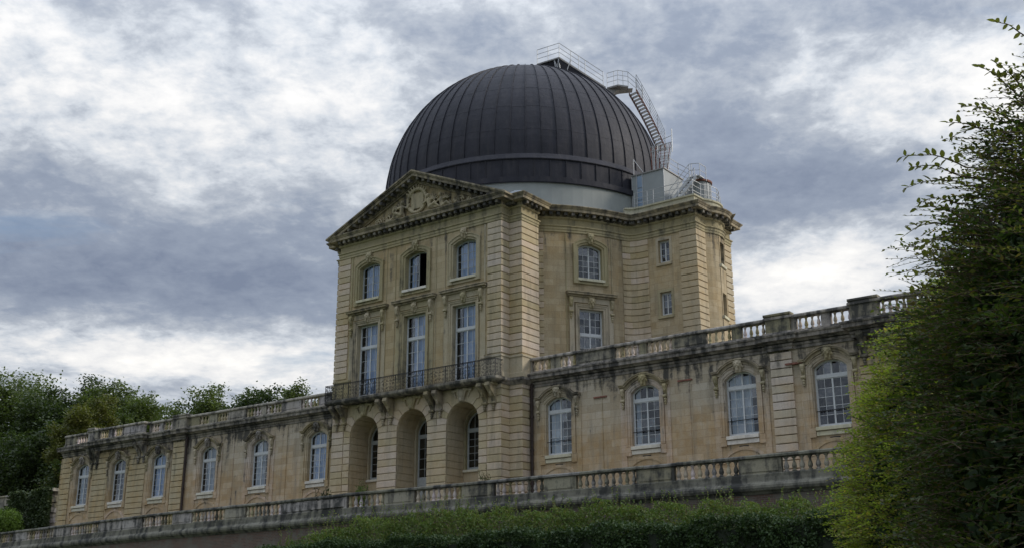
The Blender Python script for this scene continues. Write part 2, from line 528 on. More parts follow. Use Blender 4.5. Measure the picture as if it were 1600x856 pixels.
def sweep(mb, path, prof, closed=False, i0=None, i1=None):
    """prof: list of (offset, z) from bottom to top"""
    mt = mitres(path, closed)
    idx = list(range(len(path))) if i0 is None else list(range(i0, i1 + 1))
    m = len(prof)
    vs = []
    for i in idx:
        for d, z in prof:
            vs.append((path[i][0] + mt[i][0] * d, path[i][1] + mt[i][1] * d, z))
    n = len(idx)
    fs = []
    for i in range(n if closed else n - 1):
        j = (i + 1) % n
        for k in range(m - 1):
            fs.append((i * m + k, j * m + k, j * m + k + 1, i * m + k + 1))
    if not closed:
        fs.append(tuple(reversed(range(m))))
        fs.append(tuple((n - 1) * m + k for k in range(m)))
    return mb.add(vs, fs)


def band(d, z0, z1, back=-0.05, ch=0.0):
    if ch:
        return [(back, z0), (d - ch, z0), (d, z0 + ch), (d, z1 - ch), (d - ch, z1), (back, z1)]
    return [(back, z0), (d, z0), (d, z1), (back, z1)]


def shift(pr, d=0.0, z=0.0):
    return [(a + d, b + z) for a, b in pr]


# ---- stones: the ones that show largest become parts, the rest one joined part
STONES = []


def stone_block(mb, prio, m_=None):
    STONES.append((prio, mb, m_ or M_RUST))


def courses(path, groups, z0, z1, n, p, prio, gap=0.04, back=-0.03, m_=None):
    h = (z1 - z0) / n
    for k in range(n):
        a, b = z0 + k * h, z0 + (k + 1) * h
        for g in groups:
            e = rng.uniform(-0.006, 0.006)
            mb = MB()
            sweep(mb, path, band(p + e, a + gap / 2, b - gap / 2, back, 0.022), i0=g[0], i1=g[1])
            stone_block(mb, prio + rng.uniform(0, 0.1), m_)


# ---- wall sheets with openings, in a local frame
class Flat:
    def __init__(s, y, x0=0.0):
        s.y = y

    def pt(s, u, d, z):
        return (u, s.y - d, z)

    def seg(s, a, b):
        return [a, b]


class Plane:
    """vertical plane from (x0,y0) heading along (dx,dy); outward is right of travel"""
    def __init__(s, x0, y0, dx, dy):
        l = math.hypot(dx, dy)
        s.o, s.t, s.n = (x0, y0), (dx / l, dy / l), (dy / l, -dx / l)

    def pt(s, u, d, z):
        return (s.o[0] + s.t[0] * u + s.n[0] * d, s.o[1] + s.t[1] * u + s.n[1] * d, z)

    def seg(s, a, b):
        return [a, b]


CY = 9.4


class Arc:
    """u is the azimuth in degrees about the dome's axis"""
    def __init__(s, r):
        s.r = r

    def pt(s, u, d, z):
        a = rad(u)
        return ((s.r + d) * math.cos(a), CY + (s.r + d) * math.sin(a), z)

    def seg(s, a, b):
        n = max(1, int(abs(b - a) / 3.0 + 0.5))
        return [a + (b - a) * i / n for i in range(n + 1)]


def arch_z(op, u):
    h, zs, zc_ = op['h'], op['zs'], op['zc']
    if zc_ - zs < 1e-4:
        return zs
    sc = op.get('us', 1.0)
    hh = h * sc
    x = min(hh, abs(u - op['u']) * sc)
    rise = zc_ - zs
    R = (hh * hh + rise * rise) / (2 * rise)
    return zc_ - R + math.sqrt(max(0, R * R - x * x))


def wall(mb, fr, u0, u1, z0, z1, ops, d=0.0, reveal=True):
    bp = {u0, u1}
    for op in ops:
        n = 12 if op['zc'] > op['zs'] else 1
        for i in range(n + 1):
            if n > 1:
                bp.add(op['u'] - op['h'] * math.cos(math.pi * i / n))
            else:
                bp.add(op['u'] - op['h'])
                bp.add(op['u'] + op['h'])
    bp = sorted(bp)
    bp2 = [bp[0]]
    for a, b in zip(bp, bp[1:]):
        if b - a < 1e-6:
            continue
        bp2.extend(fr.seg(a, b)[1:])
    for a, b in zip(bp2, bp2[1:]):
        mid_ = (a + b) / 2
        cov = sorted([op for op in ops if abs(mid_ - op['u']) < op['h']], key=lambda o: o['zb'])
        la, lb = z0, z0
        for op in cov:
            if op['zb'] > max(la, lb) + 1e-6:
                mb.add([fr.pt(a, d, la), fr.pt(b, d, lb), fr.pt(b, d, op['zb']), fr.pt(a, d, op['zb'])], [(0, 1, 2, 3)])
            la, lb = arch_z(op, a), arch_z(op, b)
            if reveal:
                dd = d - op['depth']
                mb.add([fr.pt(a, d, la), fr.pt(b, d, lb), fr.pt(b, dd, lb), fr.pt(a, dd, la)], [(3, 2, 1, 0)])
                mb.add([fr.pt(a, d, op['zb']), fr.pt(b, d, op['zb']), fr.pt(b, dd, op['zb']), fr.pt(a, dd, op['zb'])], [(0, 1, 2, 3)])
        mb.add([fr.pt(a, d, la), fr.pt(b, d, lb), fr.pt(b, d, z1), fr.pt(a, d, z1)], [(0, 1, 2, 3)])
    if reveal:
        for op in ops:
            for sgn in (-1, 1):
                u = op['u'] + sgn * op['h']
                dd = d - op['depth']
                mb.add([fr.pt(u, d, op['zb']), fr.pt(u, dd, op['zb']), fr.pt(u, dd, op['zs']), fr.pt(u, d, op['zs'])], [(0, 1, 2, 3) if sgn < 0 else (3, 2, 1, 0)])
    return mb


# ---- local pieces: x sideways, outward is -y, z up (absolute height)
def arch_path(h, zb, zs, zc_, n=12, ext=0.0):
    pts = [(-h, zb)]
    if zc_ > zs + 1e-4:
        op = dict(u=0, h=h, zs=zs, zc=zc_)
        for i in range(n + 1):
            u = -h * math.cos(math.pi * i / n)
            pts.append((u, arch_z(op, u)))
    else:
        pts += [(-h, zs), (h, zs)]
    pts.append((h, zb))
    return pts


def trim(mb, path, off0, off1, d0, d1, ends=True):
    """a flat moulding that follows a path in (x, z); offsets to the left of travel (outside of an opening)"""
    n = len(path)
    mt = mitres(path)          # right of travel
    inn = [(p[0] - m_[0] * off0, p[1] - m_[1] * off0) for p, m_ in zip(path, mt)]
    out = [(p[0] - m_[0] * off1, p[1] - m_[1] * off1) for p, m_ in zip(path, mt)]
    vs = []
    for a, b in zip(inn, out):
        vs += [(a[0], -d0, a[1]), (a[0], -d1, a[1]), (b[0], -d1, b[1]), (b[0], -d0, b[1])]
    fs = []
    for i in range(n - 1):
        for k in range(3):
            fs.append((i * 4 + k, i * 4 + k + 1, (i + 1) * 4 + k + 1, (i + 1) * 4 + k))
    if ends:
        fs.append((0, 3, 2, 1))
        fs.append(tuple((n - 1) * 4 + k for k in range(4)))
    return mb.add(vs, fs)


def place(fr, u, d=0.0):
    """location and turn of a local piece on a wall frame"""
    if isinstance(fr, Arc):
        p = fr.pt(u, d, 0)
        return p, rad(u + 90)
    p = fr.pt(u, d, 0)
    if isinstance(fr, Plane):
        return p, math.atan2(fr.t[1], fr.t[0])
    return p, 0.0


PANES = [0]


def window(parent, fr, u, h, zb, zs, zc_, depth, trans=None, rows=4, cols=2, rtop=1, curtain=None, cur=(-1, 1), fmat=None,
           single=True, bars=False, open_leaf=False, label=None, name='window'):
    """casement window in its opening; local x in metres"""
    fmat = fmat or M_WHITE
    loc, rz = place(fr, u)
    ztr = trans if trans else None
    op = dict(u=0, h=h, zs=zs, zc=zc_)
    y = depth
    mb = MB()
    fw = 0.06
    # outer frame
    trim(mb, arch_path(h - 0.007, zb, zs, zc_), -fw, 0.0, -y - 0.03, -y + 0.05)
    mb.box(-h + fw, h - fw, y - 0.05, y + 0.03, zb, zb + 0.09)
    top_low = ztr if ztr else None
    if ztr:
        mb.box(-h + fw, h - fw, y - 0.07, y + 0.03, ztr - 0.07, ztr + 0.07)
    zl = (ztr - 0.07) if ztr else None
    lim = lambda x: (zl if ztr else arch_z(op, x) - fw)
    # leaves: stiles and bars
    cells = []

    def leaf(x0, x1, za, topf, nrow, ncol, st=0.04):
        zt_ = min(topf(x0 + 0.01), topf(x1 - 0.01))
        tm = topf((x0 + x1) / 2)
        for xa, xb in ((x0, x0 + st), (x1 - st, x1)):
            t0, t1 = topf(xa), topf(xb)
            mb.add([(xa, y - 0.04, za), (xb, y - 0.04, za), (xb, y - 0.04, t1), (xa, y - 0.04, t0),
                    (xa, y + 0.02, za), (xb, y + 0.02, za), (xb, y + 0.02, t1), (xa, y + 0.02, t0)],
                   [(0, 1, 2, 3), (1, 5, 6, 2), (4, 0, 3, 7), (5, 4, 7, 6)])
        mb.box(x0 + st, x1 - st, y - 0.038, y + 0.02, za, za + st * 1.4)
        if not trans or topf is lim:
            pass
        n = 5
        for k in range(n):
            xa = x0 + st + (x1 - x0 - 2 * st) * k / n
            xb = x0 + st + (x1 - x0 - 2 * st) * (k + 1) / n
            t0, t1 = topf(xa), topf(xb)
            mb.add([(xa, y - 0.038, t0 - st), (xb, y - 0.038, t1 - st), (xb, y - 0.038, t1), (xa, y - 0.038, t0),
                    (xa, y + 0.02, t0 - st), (xb, y + 0.02, t1 - st)], [(0, 1, 2, 3), (1, 0, 4, 5)])
        zi0 = za + st * 1.4
        b = 0.0105
        for r_ in range(1, nrow):
            z = zi0 + (zt_ - st - zi0) * r_ / nrow
            mb.box(x0 + st, x1 - st, y - 0.030, y - 0.004, z - b, z + b)
        for c_ in range(1, ncol):
            x = x0 + st + (x1 - x0 - 2 * st) * c_ / ncol
            mb.box(x - b, x + b, y - 0.032, y - 0.002, zi0, topf(x) - st)
        for c_ in range(ncol):
            xa = x0 + st + (x1 - x0 - 2 * st) * c_ / ncol
            xb = x0 + st + (x1 - x0 - 2 * st) * (c_ + 1) / ncol
            for r_ in range(nrow):
                a = zi0 + (zt_ - st - zi0) * r_ / nrow
                if r_ == nrow - 1:
                    ps = [(xa, a), (xb, a)] + [(xb + (xa - xb) * q / 3, topf(xb + (xa - xb) * q / 3) - st * 0.6) for q in range(4)]
                else:
                    bb = zi0 + (zt_ - st - zi0) * (r_ + 1) / nrow
                    ps = [(xa, a), (xb, a), (xb, bb), (xa, bb)]
                cells.append(ps)
    if ztr:
        leaf(-h + fw, 0, zb + 0.09, lambda x: zl, rows, cols)
        leaf(0, h - fw, zb + 0.09, lambda x: zl, rows, cols)
        tf = lambda x: arch_z(op, x) - fw
        leaf(-h + fw, 0, ztr + 0.07, tf, rtop, cols, 0.04)
        leaf(0, h - fw, ztr + 0.07, tf, rtop, cols, 0.04)
    else:
        tf = lambda x: arch_z(op, x) - fw
        leaf(-h + fw, 0, zb + 0.09, tf, rows, cols)
        if open_leaf:        # right casement swung into the room
            xo, zt_ = h - fw - 0.05, zs - fw
            mb.box(xo, xo + 0.04, y + 0.03, y + 0.09, zb + 0.09, zt_)
            mb.box(xo, xo + 0.04, y + 0.58, y + 0.64, zb + 0.09, zt_)
            for q in range(rows + 1):
                zq = zb + 0.10 + (zt_ - zb - 0.14) * q / rows
                mb.box(xo + 0.005, xo + 0.035, y + 0.09, y + 0.58, zq, zq + 0.035)
        else:
            leaf(0, h - fw, zb + 0.09, tf, rows, cols)
    w_ = mb.obj(name, fmat, parent)
    w_.location, w_.rotation_euler = loc, (0, 0, rz)
    if label:
        w_['label'] = label
    allp = MB()
    for ps in cells:
        tx, tz = rng.uniform(-0.006, 0.006), rng.uniform(-0.006, 0.006)
        xm, zm = sum(p[0] for p in ps) / len(ps), sum(p[1] for p in ps) / len(ps)
        vs = [(p[0], y - 0.012 + (p[0] - xm) * tx + (p[1] - zm) * tz, p[1]) for p in ps]
        if open_leaf and xm > 0:
            continue
        if single and PANES[0] < 290:
            MB().add(vs, [tuple(range(len(vs)))]).obj('pane', M_GLASS, w_)
            PANES[0] += 1
        else:
            allp.add(vs, [tuple(range(len(vs)))])
    if allp.V:
        o = allp.obj('pane', M_GLASS, w_)
        if len(allp.F) > 1:
            o['kind'] = 'stuff'
    # box painted dark like an unlit room, and a curtain
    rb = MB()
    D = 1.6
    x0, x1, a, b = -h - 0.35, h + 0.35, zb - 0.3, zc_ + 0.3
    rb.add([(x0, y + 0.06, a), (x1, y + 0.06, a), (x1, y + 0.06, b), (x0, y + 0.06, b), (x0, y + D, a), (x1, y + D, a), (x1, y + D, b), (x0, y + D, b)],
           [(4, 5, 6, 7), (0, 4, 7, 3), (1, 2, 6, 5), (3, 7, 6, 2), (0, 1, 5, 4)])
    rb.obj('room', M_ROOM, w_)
    if curtain:
        cb = MB()
        n = 26
        xa, xb = -h + 0.06 + (cur[0] + 1) / 2 * 2 * h, h - 0.06 - (1 - cur[1]) / 2 * 2 * h
        ztop = (zs + zc_) / 2
        vs = []
        ph = rng.uniform(0, 6)
        for i in range(n + 1):
            x = xa + (xb - xa) * i / n
            yy = y + 0.16 + 0.035 * math.sin(i * 1.7 + ph) + 0.02 * math.sin(i * 0.6 + ph)
            vs += [(x, yy, zb), (x, yy, ztop)]
        cb.add(vs, [(2 * i, 2 * i + 2, 2 * i + 3, 2 * i + 1) for i in range(n)])
        cb.obj('curtain', curtain, w_, smooth=True)
    return w_


def leaf_mesh(name, C, size, material, parent=None, flat=0.0, aspect=0.6, fold=0.18, dirs=None, jitter=0.35, **props):
    """many small leaves as one mesh: C (n,3) centres; flat 0..1 biases the blades towards level"""
    n = len(C)
    nrm = rng.normal(size=(n, 3))
    nrm[:, 2] = np.abs(nrm[:, 2]) + flat * 2.2
    nrm /= np.linalg.norm(nrm, axis=1)[:, None]
    t = rng.normal(size=(n, 3)) if dirs is None else dirs + rng.normal(size=(n, 3)) * 0.35
    t -= nrm * np.sum(t * nrm, axis=1)[:, None]
    t /= np.linalg.norm(t, axis=1)[:, None]
    b = np.cross(nrm, t)
    s = (size * (1 - jitter / 2 + jitter * rng.random(n)))[:, None]
    P = np.empty((n, 4, 3))
    P[:, 0] = C - t * s * 0.5
    P[:, 1] = C + b * s * aspect * 0.5 + nrm * s * fold - t * s * 0.06
    P[:, 2] = C + t * s * 0.5
    P[:, 3] = C - b * s * aspect * 0.5 + nrm * s * fold - t * s * 0.06
    me = bpy.data.meshes.new(name)
    me.vertices.add(n * 4)
    me.vertices.foreach_set('co', P.reshape(-1))
    tri = (np.arange(n) * 4)[:, None] + np.array([0, 1, 2, 0, 2, 3])[None]
    me.loops.add(n * 6)
    me.loops.foreach_set('vertex_index', tri.reshape(-1).astype(np.int32))
    me.polygons.add(n * 2)
    me.polygons.foreach_set('loop_start', (np.arange(n * 2) * 3).astype(np.int32))
    me.materials.append(material)
    me.update(calc_edges=True)
    return link(name, me, parent, **props)


# ================================================================ the observatory
B = thing('observatory_building', 'long stone observatory with arched windows, pedimented central block and huge dark dome',
          'observatory', (0, 0, 7.6))
FRONT = Flat(-1.5)
ZP = 24.0          # top of the upper walls

# ---- plan of the upper storeys (clockwise seen from the front: left, front, right, back)


def darc(a0, a1, r=10.55, step=3.0):
    n = max(1, int(abs(a1 - a0) / step + 0.5))
    return [(r * math.cos(rad(a0 + (a1 - a0) * i / n)), CY + r * math.sin(rad(a0 + (a1 - a0) * i / n))) for i in range(n + 1)]


def bulge(p, q, d, n=8):
    out = []
    for i in range(n + 1):
        t = i / n
        k = 4 * t * (1 - t) * d
        dx, dy = q[0] - p[0], q[1] - p[1]
        l = math.hypot(dx, dy)
        out.append((p[0] + dx * t + dy / l * k, p[1] + dy * t - dx / l * k))
    return out


ARC = Arc(10.55)
P_FRONT = [(-7.22, 0.8), (-7.22, -0.74), (-6.35, -0.74), (-6.35, -1.5), (6.35, -1.5), (6.35, -0.74), (7.22, -0.74), (7.22, 0.8)]
P_DRUM = darc(-51.0, -22.5)
FIL = [(9.90, 5.74), (10.02, 6.00), (10.20, 6.20), (10.50, 6.34), (10.90, 6.40), (11.32, 6.41), (11.75, 6.4)]
P_TOWER = [(13.45, 6.4), (14.5, 6.4), (14.55, 7.4)] + bulge((14.55, 7.4), (14.4, 10.0), 0.50)[1:-1] + [(14.4, 10.0), (14.52, 10.0), (14.52, 10.8)]
BACK = [(10.46, 10.8)] + darc(8.2, 231.0, step=6)
P_UP = P_FRONT + [(6.66, 0.8), (6.66, 1.22)] + P_DRUM[1:] + FIL + P_TOWER + BACK[:-1] + [(-6.64, 0.8)]

# ---- walls
mb = MB()
UPW = [dict(u=x, h=0.85, zb=20.72, zs=22.76, zc=23.0, depth=0.34) for x in (-3.78, 0, 3.72)]
LOW = [dict(u=x, h=0.85, zb=14.75, zs=19.15, zc=19.15, depth=0.34) for x in (-3.78, 0, 3.72)]
wall(mb, FRONT, -6.35, 6.35, 14.4, ZP, UPW + LOW)
for a, b in zip(P_FRONT[:3], P_FRONT[1:4]):
    mb.add([(*a, 7.6), (*b, 7.6), (*b, ZP), (*a, ZP)], [(0, 1, 2, 3)])
for a, b in zip(P_FRONT[4:7] + [(7.22, 0.8)], P_FRONT[5:8] + [(6.66, 0.8)]):
    mb.add([(*a, 7.6), (*b, 7.6), (*b, ZP), (*a, ZP)], [(0, 1, 2, 3)])
mb.obj('wall', M_WALL, B)
# drum wall with its windows
mb = MB()
A0 = -32.35
dops = [dict(u=A0, h=4.25, us=10.4 * math.pi / 180, zb=20.9, zs=22.78, zc=23.02, depth=0.3), dict(u=A0, h=4.25, zb=14.75, zs=19.1, zc=19.1, depth=0.3)]
wall(mb, ARC, -58, -22.5, 13.5, ZP, dops)
for pth in (FIL + P_TOWER[:1],):
    for a, b in zip([P_DRUM[-1]] + pth, pth):
        if a == P_DRUM[-1]:
            pass
        if a == FIL[-1]:
            continue
        mb.add([(*a, 13.5), (*b, 13.5), (*b, ZP), (*a, ZP)], [(0, 1, 2, 3)])
TF = Flat(6.4)
tops = [dict(u=12.38, h=0.37, zb=21.93, zs=23.32, zc=23.32, depth=0.3), dict(u=12.38, h=0.37, zb=18.77, zs=20.18, zc=20.18, depth=0.3)]
wall(mb, TF, 11.75, 13.45, 13.5, ZP, tops)
for a, b in ((P_TOWER[0], P_TOWER[1]), (P_TOWER[1], P_TOWER[2])):
    mb.add([(*a, 13.5), (*b, 13.5), (*b, ZP), (*a, ZP)], [(0, 1, 2, 3)])
# side of the tower: bowed wall with two small windows
bw = [P_TOWER[2]] + P_TOWER[3:]
side_w = []
for a, b in zip(bw, bw[1:]):
    pl_ = Plane(a[0], a[1], b[0] - a[0], b[1] - a[1])
    L = math.hypot(b[0] - a[0], b[1] - a[1])
    mb.add([(*a, 13.5), (*b, 13.5), (*b, ZP), (*a, ZP)], [(0, 1, 2, 3)]) if not (8.3 < (a[1] + b[1]) / 2 < 9.3) else side_w.append((a, b))
sa, sb = side_w[0][0], side_w[-1][1]
SF = Plane(sa[0], sa[1], sb[0] - sa[0], sb[1] - sa[1])
SL = math.hypot(sb[0] - sa[0], sb[1] - sa[1])
sops = [dict(u=SL / 2, h=min(0.36, SL / 2 - 0.01), zb=a, zs=b, zc=b, depth=0.3) for a, b in ((21.9, 23.3), (18.8, 20.2))]
sm = MB()
wall(mb, SF, 0, SL, 13.5, ZP, sops, d=0.02)
for a, b in zip(BACK, BACK[1:]):
    mb.add([(*a, 7.6), (*b, 7.6), (*b, ZP), (*a, ZP)], [(0, 1, 2, 3)])
mb.add([(14.52, 10.8, 13.5), (10.46, 10.8, 13.5), (10.46, 10.8, ZP), (14.52, 10.8, ZP)], [(0, 1, 2, 3)])
mb.obj('wall', M_WALL, B)
mb = MB()
mb.add([(x, y, ZP + 1.1) for x, y in P_UP], [tuple(range(len(P_UP)))])
mb.obj('roof', M_ROOF, B)

# ---- entablature swept round the whole plan
arch_prof = [(0.0, 23.62), (0.06, 23.64), (0.06, 23.78), (0.09, 23.79), (0.09, 23.93), (0.15, 23.97), (0.15, 24.03), (0.02, 24.05), (0.02, 24.42), (0.10, 24.46), (0.14, 24.54), (-0.02, 24.54)]
mb = MB()
sweep(mb, P_UP, arch_prof, closed=True)
mb.obj('frieze', M_TRIM, B)
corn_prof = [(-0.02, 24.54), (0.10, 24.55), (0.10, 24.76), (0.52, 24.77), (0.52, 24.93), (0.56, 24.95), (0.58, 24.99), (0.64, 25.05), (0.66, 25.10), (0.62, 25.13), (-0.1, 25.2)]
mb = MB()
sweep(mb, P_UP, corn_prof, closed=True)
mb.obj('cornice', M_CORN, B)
# modillions
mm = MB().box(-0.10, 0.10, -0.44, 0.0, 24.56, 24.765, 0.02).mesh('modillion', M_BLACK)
vis = P_FRONT[1:] + [(6.66, 0.8), (6.66, 1.22)] + P_DRUM[1:] + FIL + P_TOWER


def along(path, step, fn, start=0.2):
    """calls fn(x, y, turn) every step along a path, pieces facing outward"""
    s_ = start
    for (a, b) in zip(path, path[1:]):
        L_ = math.hypot(b[0] - a[0], b[1] - a[1])
        while s_ < L_:
            t_ = s_ / L_
            fn(a[0] + (b[0] - a[0]) * t_, a[1] + (b[1] - a[1]) * t_, math.atan2(b[1] - a[1], b[0] - a[0]))
            s_ += step
        s_ -= L_


along(vis, 0.43, lambda x, y, r: link('modillion', mm, B, (x, y, 0), r), 0.1)

# low parapets above the cornice
mb = MB()
par = FIL[1:] + P_TOWER
sweep(mb, par, [(0.02, 25.1), (0.02, 25.62), (0.10, 25.64), (0.10, 25.74), (-0.30, 25.76), (-0.30, 25.1)])
mb.obj('parapet', M_PALE, B)
mb = MB()
sweep(mb, P_DRUM, [(0.30, 25.14), (0.12, 25.24), (-0.45, 25.3), (-0.6, 25.3)])
mb.obj('flashing', M_LEAD, B)
mb = MB()
for s_ in (-1, 1):
    x0, x1 = sorted((s_ * 6.2, s_ * 7.75))
    mb.add([(x0, -1.3, 25.16), (x1, -1.3, 25.16), (x1, 1.2, 25.16), (x0, 1.2, 25.16), ((x0 + x1) / 2, -1.0, 25.42), ((x0 + x1) / 2, 1.2, 25.42)],
           [(0, 1, 4), (1, 2, 5, 4), (3, 0, 4, 5)])
mb.obj('flashing', M_LEAD, B)

# ---- pediment
APX, SL_ = 28.06, 0.4265


def rz_(x, o=0.0):
    return APX + o - SL_ * abs(x)


ped = MB()
tri = [(-6.6, 25.0), (6.6, 25.0), (0, rz_(0, -0.55))]
ped.add([(x, -1.42, z) for x, z in tri], [(0, 1, 2)])
pd = ped.obj('pediment', M_WALL, B)


def rake(mb, o1, o0, y0, y1, xe):
    for s_ in (-1, 1):
        pts = [(s_ * xe, rz_(xe, o0)), (0, rz_(0, o0)), (0, rz_(0, o1)), (s_ * xe, rz_(xe, o1))]
        if s_ > 0:
            pts = pts[::-1]
        mb.prism(pts, y0, y1)


mb = MB()
rake(mb, 0.0, -0.10, -2.18, -0.9, 7.12)
rake(mb, -0.103, -0.17, -2.12, -0.9, 7.05)
rake(mb, -0.173, -0.36, -2.04, -0.9, 6.99)
rake(mb, -0.363, -0.62, -1.64, -0.9, 6.4)
rake(mb, -0.623, -0.72, -1.54, -0.9, 6.1)
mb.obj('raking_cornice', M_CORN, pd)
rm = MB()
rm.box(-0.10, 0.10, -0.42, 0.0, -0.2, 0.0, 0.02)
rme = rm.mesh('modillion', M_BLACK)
k = 0.35
while k < 5.9:
    for s_ in (-1, 1):
        o = link('modillion', rme, pd, (s_ * k, -1.6, rz_(k, -0.365)))
    k += 0.45
mb = MB()
mb.prism([(-6.9, 25.02), (6.9, 25.02), (0, rz_(0, -0.02))], -0.92, 2.2)
mb.obj('roof', M_LEAD, pd)

# sculpted relief: a round shield in a wreath between reclining figures, scrolls and drapery
rb = MB()
rl = random.Random(5)
cx0, cz0, R0 = -0.05, 26.24, 0.74
for i in range(40):
    a = 2 * math.pi * i / 40
    rb.ball((cx0 + R0 * math.cos(a), -1.52, cz0 + R0 * math.sin(a)), 0.095 + 0.02 * (i % 2), 0.10, 0.095 + 0.02 * (i % 2))
rb.box(cx0 - 0.5, cx0 + 0.5, -1.50, -1.40, cz0 - 0.5, cz0 + 0.5)
for i in range(9):     # foliage crown
    a = math.pi * (0.2 + 0.6 * i / 8)
    rb.capsule((cx0 + 0.75 * math.cos(a), -1.55, cz0 + 0.75 * math.sin(a)), (cx0 + 0.98 * math.cos(a), -1.62, cz0 + 0.98 * math.sin(a)), 0.07, 0.05)


def figure(x, z, s, lean=0.5):
    """a reclining figure; s = +1 stretches to the right"""
    y = -1.62
    rb.capsule((x, y, z + 0.62), (x + s * 0.10, y, z + 0.20), 0.15, 0.13)           # chest to hips
    rb.ball((x - s * 0.02, y - 0.05, z + 0.93), 0.125, 0.125, 0.14)                 # head
    rb.capsule((x, y, z + 0.80), (x, y, z + 0.68), 0.07)
    rb.capsule((x + s * 0.10, y - 0.02, z + 0.18), (x + s * 0.50, y - 0.08, z + 0.34), 0.115, 0.095)   # thigh
    rb.capsule((x + s * 0.50, y - 0.08, z + 0.34), (x + s * 0.86, y, z + 0.05), 0.085, 0.05)           # shin
    rb.capsule((x + s * 0.08, y + 0.03, z + 0.14), (x + s * 0.70, y + 0.03, z + 0.10), 0.10, 0.08)
    rb.capsule((x + s * 0.70, y + 0.03, z + 0.10), (x + s * 1.12, y + 0.04, z + 0.0), 0.07, 0.045)
    rb.capsule((x - s * 0.12, y, z + 0.66), (x - s * 0.38, y - 0.04, z + 0.50), 0.06, 0.05)            # arms
    rb.capsule((x - s * 0.38, y - 0.04, z + 0.50), (x - s * 0.58, y, z + 0.74), 0.05, 0.04)
    rb.capsule((x + s * 0.12, y, z + 0.66), (x + s * 0.36, y - 0.06, z + 0.62), 0.06, 0.05)
    for q in range(6):                                                               # wing or cloak behind
        a = rad(25 + q * 17)
        rb.capsule((x + s * 0.12, y + 0.08, z + 0.55), (x + s * (0.12 + 0.62 * math.cos(a)), y + 0.08, z + 0.5 + 0.52 * math.sin(a)), 0.06, 0.035)


figure(0.98, 25.38, 1)
figure(1.95, 25.22, 1)
figure(-1.12, 25.36, -1)


def scroll(x, z, r, s, turns=1.6):
    pts = []
    for i in range(26):
        t = i / 25
        a = s * (t * turns * 2 * math.pi)
        rr = r * (1 - 0.8 * t)
        pts.append((x + rr * math.cos(a), -1.53, z + rr * math.sin(a)))
    rb.tube(pts, 0.055, 6)


for x, z, r, s_ in ((3.35, 25.50, 0.30, 1), (4.05, 25.38, 0.22, -1), (4.7, 25.24, 0.15, 1), (5.2, 25.17, 0.10, -1), (2.95, 25.25, 0.16, -1),
                    (-2.35, 25.55, 0.27, -1), (-3.2, 25.44, 0.30, 1), (-4.0, 25.32, 0.20, -1), (-4.6, 25.24, 0.15, 1), (-5.15, 25.16, 0.10, -1), (-1.85, 26.0, 0.26, 1)):
    scroll(x, z, r, s_)
for i in range(85):
    s_ = rl.choice((-1, 1))
    x = s_ * rl.uniform(0.9, 5.2)
    zt = rz_(x, -0.95)
    z = 25.12 + (zt - 25.12) * rl.random() * 0.72
    if z < 25.1:
        continue
    a = rl.uniform(0, math.pi)
    l = rl.uniform(0.08, 0.26)
    rb.capsule((x, -1.47, z), (x + l * math.cos(a), -1.50 - rl.uniform(0, 0.08), z + l * math.sin(a)), rl.uniform(0.035, 0.075), 0.03)
link('relief_sculpture', remeshed(rb, 'relief_sculpture', M_TRIM, 0.04), pd)

# ---- rusticated pilasters of the upper storeys
Z0, Z1, NC = 15.95, 23.62, 20
courses([(5.42, -1.5), (6.35, -1.5), (6.35, -0.74), (7.22, -0.74), (7.22, 0.8), (6.9, 0.8)], [(0, 1), (1, 2), (2, 3), (3, 4)], Z0, Z1, NC, 0.055, 1.0)
courses([(-7.0, 0.8), (-7.22, 0.8), (-7.22, -0.74), (-6.35, -0.74), (-6.35, -1.5), (-5.42, -1.5)], [(4, 5)], Z0, Z1, NC, 0.055, 1.2)
courses([(-7.0, 0.8), (-7.22, 0.8), (-7.22, -0.74), (-6.35, -0.74), (-6.35, -1.5), (-5.42, -1.5)], [(1, 2), (2, 3), (3, 4)], Z0, Z1, NC, 0.055, 9.0)
courses(darc(-50.9, -47.8, step=1.6), [(0, 2)], Z0, Z1, NC, 0.05, 2.0)
courses(FIL[:6], [(0, 2), (2, 5)], Z0, Z1, NC, 0.055, 2.1)
courses([(13.45, 6.4), (14.5, 6.4), (14.55, 7.4)], [(0, 1), (1, 2)], Z0, Z1, NC, 0.055, 2.2)
courses([(14.3, 10.0), (14.52, 10.0), (14.52, 10.8), (14.3, 10.8)], [(1, 2)], Z0, Z1, NC, 0.055, 3.0)
# plain plinth blocks at balcony level
mb = MB()
for pth in ([(4.98, -1.5), (6.35, -1.5), (6.35, -0.74), (7.22, -0.74), (7.22, 0.75), (6.9, 0.75)],
            [(-6.9, 0.75), (-7.22, 0.75), (-7.22, -0.74), (-6.35, -0.74), (-6.35, -1.5), (-4.98, -1.5)]):
    mb = MB()
    sweep(mb, pth, [(-0.05, 14.6), (0.12, 14.62), (0.12, 14.85), (0.07, 14.88), (0.07, 15.72), (0.12, 15.76), (0.12, 15.86), (-0.05, 15.92)])
    mb.obj('plinth', M_TRIM, B)
mb = MB()
for pth in ([(6.2, -1.5), (6.35, -1.5), (6.35, -0.74), (7.22, -0.74), (7.22, 0.0), (6.9, 0.0)], [(-7.0, 0.0), (-7.22, 0.0), (-7.22, -0.74), (-6.35, -0.74), (-6.35, -1.5), (-6.2, -1.5)]):
    mb = MB()
    sweep(mb, pth, [(-0.05, 14.18), (0.10, 14.22), (0.22, 14.40), (0.26, 14.44), (0.26, 14.56), (-0.05, 14.62)])
    mb.obj('string_course', M_BLACK, B)

# ---- carved pieces shared by many places


